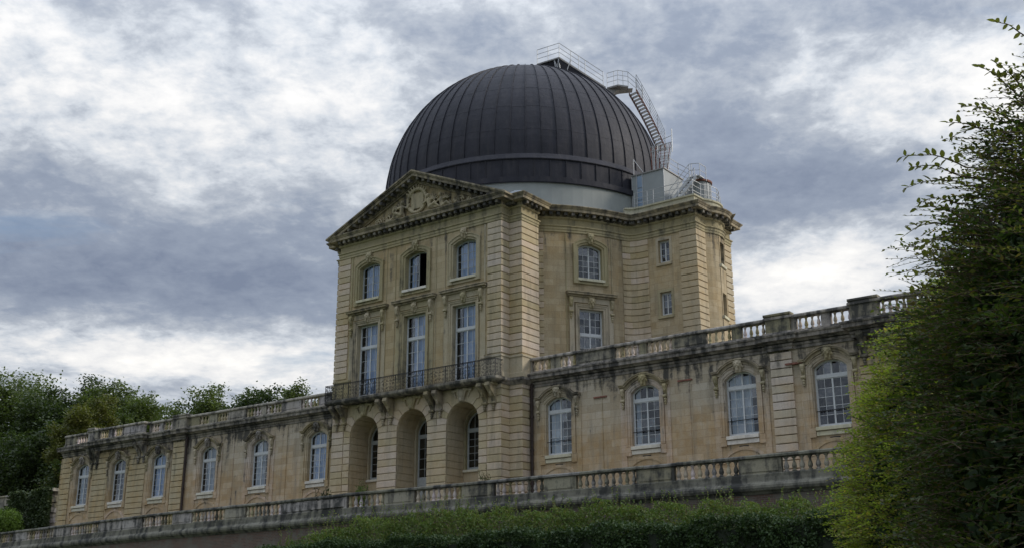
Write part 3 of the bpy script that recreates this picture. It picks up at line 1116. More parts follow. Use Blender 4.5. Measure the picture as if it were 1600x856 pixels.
def make_mask():
    b = MB()
    b.prism([(-0.13, -0.34), (0.13, -0.34), (0.19, 0.34), (-0.19, 0.34)], -0.10, 0.04)
    b.ball((0, -0.14, 0.02), 0.15, 0.14, 0.20)
    b.ball((0, -0.29, -0.01), 0.032, 0.05, 0.07)
    b.ball((-0.06, -0.24, 0.09), 0.06, 0.05, 0.03)
    b.ball((0.06, -0.24, 0.09), 0.06, 0.05, 0.03)
    b.ball((-0.08, -0.21, -0.05), 0.055, 0.05, 0.055)
    b.ball((0.08, -0.21, -0.05), 0.055, 0.05, 0.055)
    b.ball((0, -0.24, -0.13), 0.06, 0.04, 0.025)
    b.ball((0, -0.20, -0.22), 0.07, 0.07, 0.10)
    for i in range(7):
        a = math.pi * i / 6
        b.ball((0.17 * math.cos(a), -0.13, 0.09 + 0.15 * math.sin(a)), 0.06, 0.06, 0.06)
    for s_ in (-1, 1):
        b.capsule((s_ * 0.16, -0.08, 0.05), (s_ * 0.24, -0.06, -0.12), 0.05, 0.035)
    return remeshed(b, 'keystone_mask', M_TRIM, 0.022)


MASK = make_mask()
MASKD = MASK.copy()
MASKD.materials[0] = M_BLACK


def console_mesh(w, d, h, drop=0.0, material=None, name='bracket'):
    """scroll bracket; top at z = 0, hangs down h, stands out d"""
    b = MB()
    n = 14
    fr_ = []
    for i in range(n + 1):
        t = i / n
        y = d * (1 - t) ** 1.5 * (0.80 + 0.2 * math.cos(3.2 * t)) + 0.05 + 0.03 * math.sin(t * 6.28)
        fr_.append((y, -0.12 * 0 - h * (0.16 + 0.84 * t)))
    pts = [(0.0, 0.0), (d, 0.0)] + [(y, z) for y, z in fr_] + [(0.0, -h)]
    m_ = len(pts)
    vs = [(-w / 2, -y, z) for y, z in pts] + [(w / 2, -y, z) for y, z in pts]
    b.add(vs, [tuple(reversed(range(m_))), tuple(range(m_, 2 * m_))] + [(i, (i + 1) % m_, (i + 1) % m_ + m_, i + m_) for i in range(m_)])
    r = h * 0.13
    for (yy, zz, rr) in ((d - r * 0.8, -r - 0.01, r), (0.13, -h + 0.09, 0.075)):
        o = len(b.V)
        for sx in (-w / 2 - 0.02, w / 2 + 0.02):
            for k_ in range(10):
                a = 2 * math.pi * k_ / 10
                b.V.append((sx, -yy - rr * math.cos(a), zz + rr * math.sin(a)))
        b.F += [tuple(o + k_ for k_ in range(10)), tuple(o + 19 - k_ for k_ in range(10))] + [(o + k_, o + 10 + k_, o + 10 + (k_ + 1) % 10, o + (k_ + 1) % 10) for k_ in range(10)]
    b.box(-w * 0.18, w * 0.18, -d * 0.55, -0.05, -h * 0.62, -h * 0.3)
    b.ball((0, -d * 0.45 - 0.05, -h * 0.42), w * 0.34, 0.10, h * 0.17)
    if drop:
        z = -h
        for rr in (0.085, 0.07, 0.05):
            b.ball((0, -0.09, z - rr * 0.8), rr * (w / 0.2) ** 0.5, 0.09, rr)
            z -= rr * 1.7
    return b.mesh(name, material or M_TRIM)


CON_HOOD = console_mesh(0.20, 0.20, 0.95, 0.2)
CON_BALC = console_mesh(0.30, 0.66, 1.15, 0.3, M_CORN)
CON_WING = console_mesh(0.30, 0.55, 1.20, 0.3, M_BLACK)
CON_SM = console_mesh(0.17, 0.20, 0.72, 0.15, M_TRIM)


def key(fr, u, z, d=0.02, s=1.0, dark=False):
    loc, rz = place(fr, u, d)
    o = link('keystone_mask', MASKD if dark else MASK, B, (loc[0], loc[1], z), rz)
    o.scale = (s, s, s)


def lump(fr, u, me, z, d=0.0):
    loc, rz = place(fr, u, d)
    return link('bracket', me, B, (loc[0], loc[1], z), rz)


def local(fr, u, mb, name, m_):
    loc, rz = place(fr, u)
    return link(name, mb.mesh(name, m_), B, loc, rz)


def upper_surround(fr, u, h, zb, zs, zc_):
    b = MB()
    pth = arch_path(h, zb - 0.0, zs, zc_)
    trim(b, pth, -0.005, 0.10, -0.29, 0.035)
    trim(b, pth, 0.10, 0.12, -0.02, 0.07)
    trim(b, pth, 0.12, 0.29, -0.02, 0.10)
    trim(b, pth, 0.29, 0.34, -0.02, 0.14)
    b.box(-h - 0.34, -h + 0.02, -0.14, 0.02, zb - 0.32, zb - 0.005)
    b.box(h - 0.02, h + 0.34, -0.14, 0.02, zb - 0.32, zb - 0.005)
    b.box(-h + 0.02, h - 0.02, -0.10, 0.02, zb - 0.32, zb - 0.20)
    local(fr, u, b, 'window_surround', M_TRIM)
    s_ = MB().box(-h - 0.10, h + 0.10, -0.20, 0.28, zb - 0.16, zb - 0.003, 0.015)
    local(fr, u, s_, 'window_sill', M_SILL)


def tall_surround(fr, u, h, zb, zs, zhood):
    b = MB()
    pth = [(-h, zb), (-h, zs), (h, zs), (h, zb)]
    trim(b, pth, -0.005, 0.12, -0.29, 0.035)
    trim(b, pth, 0.12, 0.22, -0.02, 0.08)
    trim(b, pth, 0.22, 0.26, -0.02, 0.12)
    for s2 in (-1, 1):       # outer strips that carry the brackets
        xa, xb = sorted((s2 * (h + 0.32), s2 * (h + 0.62)))
        b.box(xa, xb, -0.05, 0.02, zb, zhood - 0.22, 0.01)
    b.box(-h - 0.62, h + 0.62, -0.045, 0.02, zs + 0.36, zhood - 0.22)
    local(fr, u, b, 'window_surround', M_TRIM)
    b = MB()
    for z0_, z1_, dd in ((zhood - 0.22, zhood - 0.12, 0.16), (zhood - 0.117, zhood - 0.003, 0.30), (zhood, zhood + 0.06, 0.34)):
        b.box(-h - 0.68 - dd * 0.4, h + 0.68 + dd * 0.4, -dd, 0.02, z0_, z1_, 0.012)
    local(fr, u, b, 'hood_mould', M_CORN)


for i, (x, lb_) in enumerate(((-3.78, 'upper window with pale blue curtain behind it'), (0, 'upper window with its right casement standing open'), (3.72, None))):
    upper_surround(FRONT, x, 0.85, 20.72, 22.76, 23.0)
    window(B, FRONT, x, 0.85, 20.72, 22.76, 23.0, 0.34, rows=4, cols=2, fmat=M_GREYW, curtain=M_CURB, cur=(-0.9, 0.9) if i != 1 else (-0.9, -0.35),
           open_leaf=(i == 1), label=lb_, single=True)
    key(FRONT, x, 23.33, 0.08)
for i, x in enumerate((-3.78, 0, 3.72)):
    tall_surround(FRONT, x, 0.85, 14.75, 19.15, 20.06)
    window(B, FRONT, x, 0.85, 14.75, 19.15, 19.15, 0.34, trans=17.75, rows=4, cols=2, rtop=2, curtain=M_CURB,
           cur=((-0.55, 0.95), (-0.6, 0.95), (-0.6, 0.6))[i], single=True)
    key(FRONT, x, 19.55, 0.05, 0.95)
    for s_ in (-1, 1):
        lump(FRONT, x + s_ * 1.30, CON_HOOD, 19.80, 0.04)
# slim vertical fillets that frame the bays
for x in (-5.25, 5.22):
    MB().box(x - 0.05, x + 0.05, -1.54, -1.48, 15.95, 23.6).obj('wall_fillet', M_TRIM, B)
for x in (-2.32, -1.6, 1.6, 2.28):
    MB().box(x - 0.018, x + 0.018, -1.535, -1.48, 15.2, 19.8).obj('wall_fillet', M_TRIM, B)
    MB().box(x - 0.018, x + 0.018, -1.535, -1.48, 20.2, 23.6).obj('wall_fillet', M_TRIM, B)
# drum windows
upper_surround(ARC, A0, 0.77, 20.9, 22.78, 23.02)
window(B, ARC, A0, 0.77, 20.9, 22.78, 23.02, 0.28, rows=5, cols=2, single=True)
key(ARC, A0, 23.35, 0.08)
tall_surround(ARC, A0, 0.77, 14.75, 19.1, 20.0)
window(B, ARC, A0, 0.77, 14.75, 19.1, 19.1, 0.28, trans=17.6, rows=4, cols=2, rtop=3, single=True)
key(ARC, A0, 19.5, 0.05, 0.95)
for s_ in (-1, 1):
    lump(ARC, A0 + s_ * 7.0, CON_HOOD, 19.74, 0.04)
for a in (-40.6, -24.7):
    for z in (15.2,):
        mb = MB()
        p0, p1 = ARC.pt(a - 0.12, 0.04, z), ARC.pt(a + 0.12, 0.04, z)
        q0, q1 = ARC.pt(a - 0.12, -0.02, z), ARC.pt(a + 0.12, -0.02, z)
        mb.add([p0, p1, q1, q0] + [(v[0], v[1], 23.6) for v in (p0, p1, q1, q0)], [(0, 1, 5, 4), (1, 2, 6, 5), (3, 0, 4, 7)])
        mb.obj('wall_fillet', M_TRIM, B)
for zb, zt in ((21.93, 23.32), (18.77, 20.18)):
    window(B, TF, 12.38, 0.37, zb, zt, zt, 0.26, rows=3, cols=1, single=True, name='window')
    b = MB()
    trim(b, [(-0.37, zb), (-0.37, zt), (0.37, zt), (0.37, zb)], 0.001, 0.16, -0.02, 0.03)
    b.box(-0.52, 0.52, -0.10, 0.02, zb - 0.17, zb - 0.003, 0.012)
    local(TF, 12.38, b, 'window_surround', M_TRIM)
for op in sops:
    window(B, SF, SL / 2, op['h'], op['zb'], op['zs'], op['zs'], 0.26, rows=3, cols=1, single=True)
    b = MB().box(-0.5, 0.5, -0.12, 0.02, op['zb'] - 0.17, op['zb'] - 0.003, 0.012)
    local(SF, SL / 2, b, 'window_sill', M_SILL)

# ---- ground floor of the central block: three deep arched niches
H, SPR, CRN = 1.15, 12.38, 13.53
XA = (-3.76, 0.0, 3.70)
mb = MB()
wall(mb, FRONT, -6.35, 6.35, 7.6, 14.4, [dict(u=x, h=H, zb=7.62, zs=SPR, zc=CRN, depth=1.5) for x in XA])
NF = Flat(0.0)
wall(mb, NF, -6.2, 6.2, 7.6, 14.0, [dict(u=x, h=0.98, zb=zb, zs=12.3, zc=13.28, depth=0.3) for x, zb in zip(XA, (9.98, 8.4, 9.98))])
mb.obj('wall', M_RUST, B)
for i, (x, zb) in enumerate(zip(XA, (9.98, 8.4, 9.98))):
    window(B, NF, x, 0.98, zb, 12.3, 13.28, 0.2, trans=12.2, rows=5 if zb > 9 else 6, cols=2, rtop=1, fmat=M_GREYW, single=False,
           name='window' if zb > 9 else 'glazed_door', label=None if zb > 9 else 'tall glazed door in the middle niche')
    b = MB()
    trim(b, arch_path(0.98, zb, 12.3, 13.28), -0.005, 0.10, -0.19, 0.03)
    local(NF, x, b, 'window_surround', M_TRIM)
    if zb < 9:
        b = MB().box(x - 0.88, x + 0.88, 0.12, 0.22, zb + 0.02, 9.85, 0.02)
        for s_ in (-1, 1):
            b.box(x + s_ * 0.44 - 0.34, x + s_ * 0.44 + 0.34, 0.09, 0.12, zb + 0.15, 9.7, 0.02)
        b.obj('door_panel', M_GREYW, B)
    else:
        local(NF, x, MB().box(-1.1, 1.1, -0.12, 0.2, zb - 0.14, zb - 0.003, 0.015), 'window_sill', M_SILL)
# rusticated courses with voussoirs bent round the arches
ZB, NG = 8.0, 11
hc = (SPR - ZB) / NG


def pier(x0, x1, left_arch, right_arch, prio):
    for k_ in range(NG):
        a, b = ZB + k_ * hc + 0.022, ZB + (k_ + 1) * hc - 0.022
        stone_block(MB().box(x0, x1, -1.555 + rng.uniform(-0.006, 0.006), -1.47, a, b, 0.022), prio + rng.uniform(0, 0.1) + (2 if a < 9.2 else 0))


pier(-5.42, XA[0] - H - 0.0, 0, 1, 0.5)
pier(XA[0] + H, XA[1] - H, 1, 1, 0.4)
pier(XA[1] + H, XA[2] - H, 1, 1, 0.4)
pier(XA[2] + H, 5.42, 1, 0, 0.4)
corner_r = [(5.46, -1.5), (6.35, -1.5), (6.35, -0.74), (7.22, -0.74), (7.22, 0.0), (6.9, 0.0)]
corner_l = [(-6.9, 0.0), (-7.22, 0.0), (-7.22, -0.74), (-6.35, -0.74), (-6.35, -1.5), (-5.46, -1.5)]
courses(corner_r, [(0, 1), (1, 2), (2, 3), (3, 4)], ZB, ZB + 16 * hc, 16, 0.055, 0.9)
courses(corner_l, [(4, 5)], ZB, ZB + 16 * hc, 16, 0.055, 1.3)
# voussoirs
KR = H + 0.42
nv = 5
for ix, xc in enumerate(XA):
    zk = [SPR + hc * i for i in range(5)]
    for s_ in (-1, 1):
        far = {(0, -1): -5.42, (0, 1): (XA[0] + XA[1]) / 2, (1, -1): (XA[0] + XA[1]) / 2, (1, 1): (XA[1] + XA[2]) / 2, (2, -1): (XA[1] + XA[2]) / 2, (2, 1): 5.42}[(ix, s_)]
        th = [math.asin(min(1, (z - SPR) / KR)) for z in zk]
        for i in range(4):
            if i == 3:
                pass
            t0, t1 = th[i], th[i + 1]
            if zk[i + 1] - SPR > KR * 0.995:
                continue
            g = 0.018
            t0g, t1g = t0 + g / H * 1.1, t1 - g / H * 1.1
            arc_ = [(xc + s_ * H * math.cos(t0g + (t1g - t0g) * q / 3), SPR + H * math.sin(t0g + (t1g - t0g) * q / 3)) for q in range(4)]
            kn1 = (xc + s_ * math.sqrt(KR ** 2 - (zk[i + 1] - SPR) ** 2) , zk[i + 1] - 0.022)
            kn0 = (xc + s_ * math.sqrt(KR ** 2 - (zk[i] - SPR) ** 2), zk[i] + 0.022)
            fx = far - s_ * 0.018
            poly = arc_ + [kn1, (fx, zk[i + 1] - 0.022), (fx, zk[i] + 0.022), kn0]
            if s_ < 0:
                poly = poly
            else:
                poly = poly[::-1]
            # make it wind anticlockwise seen from the front
            ar = sum(poly[j][0] * poly[(j + 1) % len(poly)][1] - poly[(j + 1) % len(poly)][0] * poly[j][1] for j in range(len(poly)))
            if ar < 0:
                poly = poly[::-1]
            stone_block(MB().prism(poly, -1.552, -1.47), 0.35)
    # crown stones beside the keystone
    for s_ in (-1, 1):
        t0 = th[3] if zk[4] - SPR > KR * 0.995 else th[4]
        zz = zk[3] if zk[4] - SPR > KR * 0.995 else zk[4]
        t1 = math.pi / 2 - 0.13
        if t1 > t0 + 0.05:
            arc_ = [(xc + s_ * H * math.cos(t0 + 0.02 + (t1 - t0 - 0.02) * q / 3), SPR + H * math.sin(t0 + 0.02 + (t1 - t0 - 0.02) * q / 3)) for q in range(4)]
            kn0 = (xc + s_ * math.sqrt(max(0, KR ** 2 - (zz - SPR) ** 2)), zz + 0.022)
            poly = arc_ + [(xc + s_ * 0.26, 14.3), (xc + s_ * 1.2, 14.3), (xc + s_ * 1.2, zz + 0.022), kn0]
            ar = sum(poly[j][0] * poly[(j + 1) % len(poly)][1] - poly[(j + 1) % len(poly)][0] * poly[j][1] for j in range(len(poly)))
            if ar < 0:
                poly = poly[::-1]
            stone_block(MB().prism(poly, -1.55, -1.47), 0.35)
    # carved cartouche on the crown
    b = MB()
    b.prism([(-0.16, 13.50), (0.16, 13.50), (0.30, 14.3), (-0.30, 14.3)], -0.16, 0.04)
    b.ball((0, -0.20, 13.95), 0.26, 0.13, 0.30)
    b.ball((0, -0.22, 13.62), 0.15, 0.11, 0.15)
    for s_ in (-1, 1):
        b.capsule((s_ * 0.22, -0.15, 14.2), (s_ * 0.62, -0.10, 14.12), 0.10, 0.07)
        b.capsule((s_ * 0.30, -0.15, 14.1), (s_ * 0.16, -0.16, 13.7), 0.07, 0.05)
        b.capsule((s_ * 0.6, -0.08, 14.1), (s_ * 0.42, -0.08, 13.75), 0.06, 0.04)
        b.ball((s_ * 0.66, -0.12, 14.14), 0.10, 0.09, 0.10)
    link('cartouche', remeshed(b, 'cartouche', M_TRIM, 0.03), B, (xc, -1.5, 0))
    # coursed lining of the niche
    lin = MB()
    for k_ in range(NG):
        a, b_ = ZB + k_ * hc + 0.02, ZB + (k_ + 1) * hc - 0.02
        lin.box(xc - H - 0.01, xc - H + 0.03, -1.46, -0.02, a, b_)
        lin.box(xc + H - 0.03, xc + H + 0.01, -1.46, -0.02, a, b_)
    for k_ in range(9):
        t0, t1 = math.pi * (k_ + 0.03) / 9, math.pi * (k_ + 0.97) / 9
        for q in range(2):
            ta, tb = t0 + (t1 - t0) * q / 2, t0 + (t1 - t0) * (q + 1) / 2
            P_ = [(xc + r_ * math.cos(t_), SPR + r_ * math.sin(t_)) for r_, t_ in ((H + 0.01, ta), (H + 0.01, tb), (H - 0.03, tb), (H - 0.03, ta))]
            lin.prism(P_, -1.46, -0.02)
    STONES.append((8.0, lin, M_RUST))

# ---- balcony
mb = MB()
bp_ = [(-6.5, -1.3), (-6.5, -1.95), (-6.42, -2.10), (-6.27, -2.18), (6.27, -2.18), (6.42, -2.10), (6.5, -1.95), (6.5, -1.3)]
sweep(mb, bp_, [(-0.06, 14.26), (0.0, 14.30), (0.08, 14.36), (0.12, 14.42), (0.12, 14.54), (0.06, 14.57)])
mb.add([(x, y, 14.57) for x, y in [(-6.5, -1.3), (-6.5, -2.2), (6.5, -2.2), (6.5, -1.3)]], [(0, 1, 2, 3)])
mb.add([(x, y, 14.27) for x, y in [(-6.45, -1.3), (-6.45, -2.12), (6.45, -2.12), (6.45, -1.3)]], [(3, 2, 1, 0)])
BA = mb.obj('balcony', M_BLACK, B)
for x in (-5.95, -5.35, -2.17, -1.58, 1.55, 2.14, 5.33, 5.93):
    link('bracket', CON_BALC, B, (x, -1.54, 14.26))
for s_ in (-1, 1):
    MB().box(s_ * 5.64 - 0.55, s_ * 5.64 + 0.55, -2.1, -1.5, 14.14, 14.255, 0.03).obj('bracket_cap', M_TRIM, B)


def grille(w, h, seed=0):
    """wrought iron panel of scrolls round a small square"""
    b = MB()
    r = 0.009

    def ring(x, z, rr, a0=0.0, a1=2 * math.pi, n=10):
        b.tube([(x + rr * math.cos(a0 + (a1 - a0) * i / n), 0, z + rr * math.sin(a0 + (a1 - a0) * i / n)) for i in range(n + 1)], r, 4, False)

    def spiral(x, z, rr, s, t0=0.0):
        b.tube([(x + s * rr * (1 - 0.75 * i / 13) * math.cos(t0 + i / 13 * 7.5), 0, z + rr * (1 - 0.75 * i / 13) * math.sin(t0 + i / 13 * 7.5)) for i in range(14)], r, 4, False)
    b.tube([(-w / 2, 0, 0.05), (w / 2, 0, 0.05)], 0.012, 4)
    b.tube([(-w / 2, 0, h - 0.03), (w / 2, 0, h - 0.03)], 0.012, 4)
    b.tube([(-w / 2, 0, h * 0.84), (w / 2, 0, h * 0.84)], 0.008, 4)
    for e in (-w / 2, w / 2):
        b.tube([(e, 0, 0.03), (e, 0, h - 0.01)], 0.008, 4)
    c_ = h * 0.52
    if w > 0.8:
        q = 0.10
        b.tube([(-q, 0, c_ - q), (q, 0, c_ - q), (q, 0, c_ + q), (-q, 0, c_ + q), (-q, 0, c_ - q)], 0.014, 4)
    nx = max(1, int(w / 0.34))
    for s_ in (-1, 1):
        for i in range(max(1, nx // 2 + 1)):
            x = s_ * (0.16 + i * (w / 2 - 0.12) / max(1, nx // 2 + 0.6))
            if abs(x) > w / 2 - 0.06:
                continue
            for z, t0 in ((h * 0.26, 0.6), (h * 0.52, 2.2), (h * 0.72, -0.6)):
                spiral(x, z, 0.085, s_, t0)
                b.ball((x, 0, z), 0.02, 0.012, 0.02, 5, 4)
    b.tube([(-w / 2 + 0.03, 0, h * 0.10), (-w / 4, 0, h * 0.40), (0, 0, h * 0.18), (w / 4, 0, h * 0.40), (w / 2 - 0.03, 0, h * 0.10)], r, 4)
    b.tube([(-w / 2 + 0.03, 0, h * 0.78), (-w / 4, 0, h * 0.62), (0, 0, h * 0.82), (w / 4, 0, h * 0.62), (w / 2 - 0.03, 0, h * 0.78)], r, 4)
    n = int(w / 0.14)
    for i in range(1, n):
        ring(-w / 2 + w * i / n, h * 0.92, 0.035, n=6)
        ring(-w / 2 + w * i / n, h * 0.12, 0.035, n=6)
    return b.mesh('railing_panel', M_IRON)


HB = 0.93
xs = [-6.47, -5.0, -4.55, -2.95, -2.45, -0.80, 0.80, 1.28, 2.95, 4.55, 5.05, 6.47]
gm = {}
for a, b in zip(xs, xs[1:]):
    w_ = round(b - a, 2)
    if w_ not in gm:
        gm[w_] = grille(w_ - 0.03, HB)
    link('railing_panel', gm[w_], BA, ((a + b) / 2, -2.17, 14.57))
gs = grille(0.62, HB)
for s_ in (-1, 1):
    link('railing_panel', gs, BA, (s_ * 6.47, -1.85, 14.57), rad(90))
pm = MB().box(-0.018, 0.018, -0.018, 0.018, 0, HB).ball((0, 0, HB + 0.02), 0.025, n=6, m=4).mesh('post', M_IRON)
for x in xs:
    link('post', pm, BA, (x, -2.17, 14.57))
mb = MB()
mb.box(-6.50, 6.50, -2.20, -2.145, 14.57 + HB, 14.60 + HB)
for s_ in (-1, 1):
    mb.box(s_ * 6.47 - 0.027, s_ * 6.47 + 0.027, -2.144, -1.5, 14.57 + HB, 14.60 + HB)
mb.obj('handrail', M_IRON, BA)

# ================================================================ dome
DZ, DR, DX = 29.07, 9.57, 0.20
mb = MB()
mb.lathe([(9.85, 25.0), (9.85, 27.05), (9.5, 27.05)], 96, (DX, CY, 0), cap=False)
dr = mb.obj('drum', M_DRUM, B, smooth=False)
mb = MB()
mb.lathe([(9.93, 26.90), (9.99, 26.95), (9.99, 27.28), (9.78, 27.30)], 124, (DX, CY, 0), cap=False)
mb.lathe([(9.72, 27.25), (9.72, 28.5)], 124, (DX, CY, 0), cap=False)
mb.lathe([(9.76, 28.48), (9.80, 28.52), (9.80, 28.56), (9.62, 28.92), (9.5, 28.95)], 124, (DX, CY, 0), cap=False)
mb.obj('dome_skirt', M_DOME, B)
# ribs of the skirt
skm = MB().box(-0.02, 0.02, -0.05, 0.02, 27.28, 28.46).mesh('skirt_rib', M_DOME)
NG_ = 62
AZ0 = -36.6
for i in range(NG_):
    a = AZ0 + (i + 0.5) * 360 / NG_
    if -150 < ((a + 180) % 360) - 180 < 50:
        link('skirt_rib', skm, B, (DX + 9.72 * math.cos(rad(a)), CY + 9.72 * math.sin(rad(a)), 0), rad(a + 90))
mb = MB()
mb.lathe([(DR * math.cos(rad(e)) - 0.05, DZ + (DR - 0.05) * math.sin(rad(e))) for e in range(-2, 90, 4)] + [(0.01, DZ + DR - 0.05)], 62, (DX, CY, 0), cap=False)
DM = mb.obj('dome', M_DOME, B, smooth=True)
rows = [-1.3, 9.2, 20.0, 30.7, 41.6, 52.5, 63.5, 75.0, 88.0]
stag = [0.0, 1.2]
pm_ = {}
gsz = 360 / NG_


def panel_mesh(i, half):
    e0, e1 = rows[i], rows[i + 1]
    o = (0.25 if half else -0.25) if i else 0
    o1 = (0.25 if half else -0.25) if i < len(rows) - 2 else 0
    e0, e1 = e0 + o + 0.02, e1 + o1 - 0.02
    b = MB()
    n, m_ = 3, 4
    g = 0.02
    vs = []
    for r_ in range(m_ + 1):
        e = e0 + (e1 - e0) * r_ / m_
        for k_ in range(n + 1):
            a = -gsz / 2 + g + (gsz - 2 * g) * k_ / n
            rr = DR + (0.004 if 0 < k_ < n and 0 < r_ < m_ else 0.0)
            vs.append((rr * math.cos(rad(e)) * math.cos(rad(a)), rr * math.cos(rad(e)) * math.sin(rad(a)), rr * math.sin(rad(e))))
    b.add(vs, [(r_ * (n + 1) + k_, r_ * (n + 1) + k_ + 1, (r_ + 1) * (n + 1) + k_ + 1, (r_ + 1) * (n + 1) + k_) for r_ in range(m_) for k_ in range(n)])
    # lapped lower edge
    vs2 = [(v[0] * 1.0006, v[1] * 1.0006, v[2] * 1.0006) for v in vs[:n + 1]]
    b.add(vs[:n + 1] + vs2, [(k_, k_ + 1, k_ + n + 2, k_ + n + 1) for k_ in range(n)])
    b.add(vs2 + vs[n + 1:2 * (n + 1)], [(k_, k_ + 1, k_ + n + 2, k_ + n + 1) for k_ in range(n)])
    return b


rest = MB()
for gi in range(NG_):
    a = AZ0 + (gi + 0.5) * gsz
    aa = ((a + 180) % 360) - 180
    seen = -150 < aa < 45
    for i in range(len(rows) - 1):
        hf = gi % 2
        if seen:
            if (i, hf) not in pm_:
                pm_[(i, hf)] = panel_mesh(i, hf).mesh('panel', M_DOME, smooth=False)
            link('panel', pm_[(i, hf)], DM, (DX, CY, DZ), rad(a + rng.uniform(-0.03, 0.03)))
        else:
            b = panel_mesh(i, hf)
            ca, sa_ = math.cos(rad(a)), math.sin(rad(a))
            rest.add([(DX + v[0] * ca - v[1] * sa_, CY + v[0] * sa_ + v[1] * ca, DZ + v[2]) for v in b.V], b.F)
rest.obj('panel', M_DOME, DM, kind='stuff')
b = MB()
n = 26
for side in (0,):
    vs = []
    for k_ in range(n + 1):
        e = -1.3 + 89.3 * k_ / n
        for dr_, dw in ((-0.01, -0.026), (0.065, -0.018), (0.065, 0.018), (-0.01, 0.026)):
            rr = DR + dr_
            w2 = dw * min(1, 4 * math.cos(rad(e)) + 0.1)
            vs.append((rr * math.cos(rad(e)), w2, rr * math.sin(rad(e))))
    b.add(vs, [(k_ * 4 + j, k_ * 4 + j + 1, (k_ + 1) * 4 + j + 1, (k_ + 1) * 4 + j) for k_ in range(n) for j in range(3)])
seam = b.mesh('seam', M_DOME)
for gi in range(NG_):
    link('seam', seam, DM, (DX, CY, DZ), rad(AZ0 + gi * gsz))

# ---------------------------------------------------------------- metalwork on and beside the dome
UX, UY = 0.81, 0.586


def dm(s, z, t=0.0):
    """point in the vertical plane of the dome's walkway: s from the axis, t further back"""
    return Vector((0.12 + UX * s - UY * t, CY + UY * s + UX * t, z))


def bar(mb, a, b, r=0.022, n=5):
    mb.tube([a, b], r, n)


def railing(name, pts, h, parent, m_, nrail=3, r=0.02, posts=True, top_r=None):
    """railing that follows a line of foot points: rails are one part, every post its own"""
    b = MB()
    for k_ in range(nrail):
        hh = h * (k_ + 1) / nrail
        b.tube([Vector(p) + Vector((0, 0, hh)) for p in pts], r if k_ < nrail - 1 else (top_r or r * 1.2), 5)
    o = b.obj(name, m_, parent)
    if posts:
        for p in pts:
            c_ = MB()
            c_.tube([Vector(p) - Vector((0, 0, 0.05)), Vector(p) + Vector((0, 0, h))], r * 1.25, 5)
            c_.obj('post', m_, o)
    return o


# crest of the shutter with its little mast
mb = MB()
c0 = Vector((0.05, 9.6, 38.55))
prof = [(-0.75, 0), (-0.35, 0.62), (-0.12, 0.98), (0.04, 1.05), (0.18, 0.95), (0.42, 0.55), (0.95, 0)]
vs = []
for y in (-0.55, 0.9):
    for x, z in prof:
        vs.append((c0.x + x * 0.8 + (0 if y < 0 else 0.1), c0.y + y, c0.z + z))
n = len(prof)
mb.add(vs, [tuple(range(n)), tuple(reversed(range(n, 2 * n)))] + [(i, i + n, (i + 1) % n + n, (i + 1) % n) for i in range(n)])
mb.obj('shutter_crest', M_LEAD, B)
mb = MB()
bar(mb, c0 + Vector((-0.25, -0.2, 0.75)), c0 + Vector((-0.75, -0.3, 1.35)), 0.035)
bar(mb, c0 + Vector((-0.45, -0.2, 0.95)), c0 + Vector((-0.35, -0.3, 1.02)), 0.06)
mb.obj('mast', M_IRON, B)

WK = link('walkway', MB().add([(0, 0, 0)], []).mesh('walkway', M_GALV2), B)
# upper platform: level deck over the crown, on trusses
z = 40.0
A_, B_, C_ = Vector((0.85, 10.0, z)), Vector((2.68, 10.1, z)), Vector((4.75, 12.85, 38.11))
mb = MB()


def deck(mb, quad, th=0.10):
    q2 = [Vector(p) - Vector((0, 0, th)) for p in quad]
    mb.add(list(quad) + q2, [(0, 1, 2, 3), (7, 6, 5, 4), (0, 4, 5, 1), (1, 5, 6, 2), (2, 6, 7, 3), (3, 7, 4, 0)])


bk = Vector((-0.35, 0.95, 0))
deck(mb, [A_, B_, B_ + bk, A_ + bk])
deck(mb, [B_ + Vector((-0.55, 0.45, -0.02)), B_ + Vector((0.02, 0.0, -0.02)), C_ + Vector((0.05, -0.05, 0)), C_ + Vector((-0.5, 0.4, 0))], 0.13)
mb.obj('deck', M_GALV2, WK)
mb = MB()
for o in (Vector((-0.1, 0.05, -0.1)), Vector((-0.55, 0.75, -0.1))):
    p = B_ + o
    bar(mb, p, p + Vector((0.15, 0.05, -1.35)), 0.05)
    bar(mb, p + Vector((-0.35, 0, 0)), p + Vector((-0.15, 0.0, -1.25)), 0.04)
    bar(mb, p + Vector((-0.35, 0, 0)), p + Vector((0.15, 0.05, -1.35)), 0.035)
    bar(mb, p, p + Vector((-0.15, 0, -1.25)), 0.035)
    bar(mb, p + Vector((0.75, 0.45, -0.1)), p + Vector((0.4, 0.3, -1.2)), 0.035)
mb.obj('truss', M_GALV, WK)
mb = MB()     # wedge-shaped casing under the platform
q = [A_ + Vector((0.1, 0.1, -0.13)), B_ + Vector((-0.15, 0.08, -0.13)), B_ + Vector((-0.25, 0.5, -1.4)), A_ + Vector((0.1, 0.3, -1.2))]
q2 = [v + Vector((-0.25, 0.7, 0)) for v in q]
mb.add(q + q2, [(0, 1, 2, 3), (7, 6, 5, 4), (1, 5, 6, 2), (0, 4, 5, 1)])
mb.obj('platform_casing', M_DOME, WK)
mb = MB()
D_ = C_ + Vector((0.0, 0.0, 0.0))
cs = [B_ + Vector((0.0, 0.0, -0.2)), C_ + Vector((0.05, 0, -0.15))]
cs2 = [cs[1] + Vector((-0.5, -0.2, -1.0)), cs[0] + Vector((-0.3, 0, -1.35))]
mb.add(cs + cs2, [(0, 1, 2, 3)])
mb.obj('stringer', M_DOME, WK)
HR = 1.08
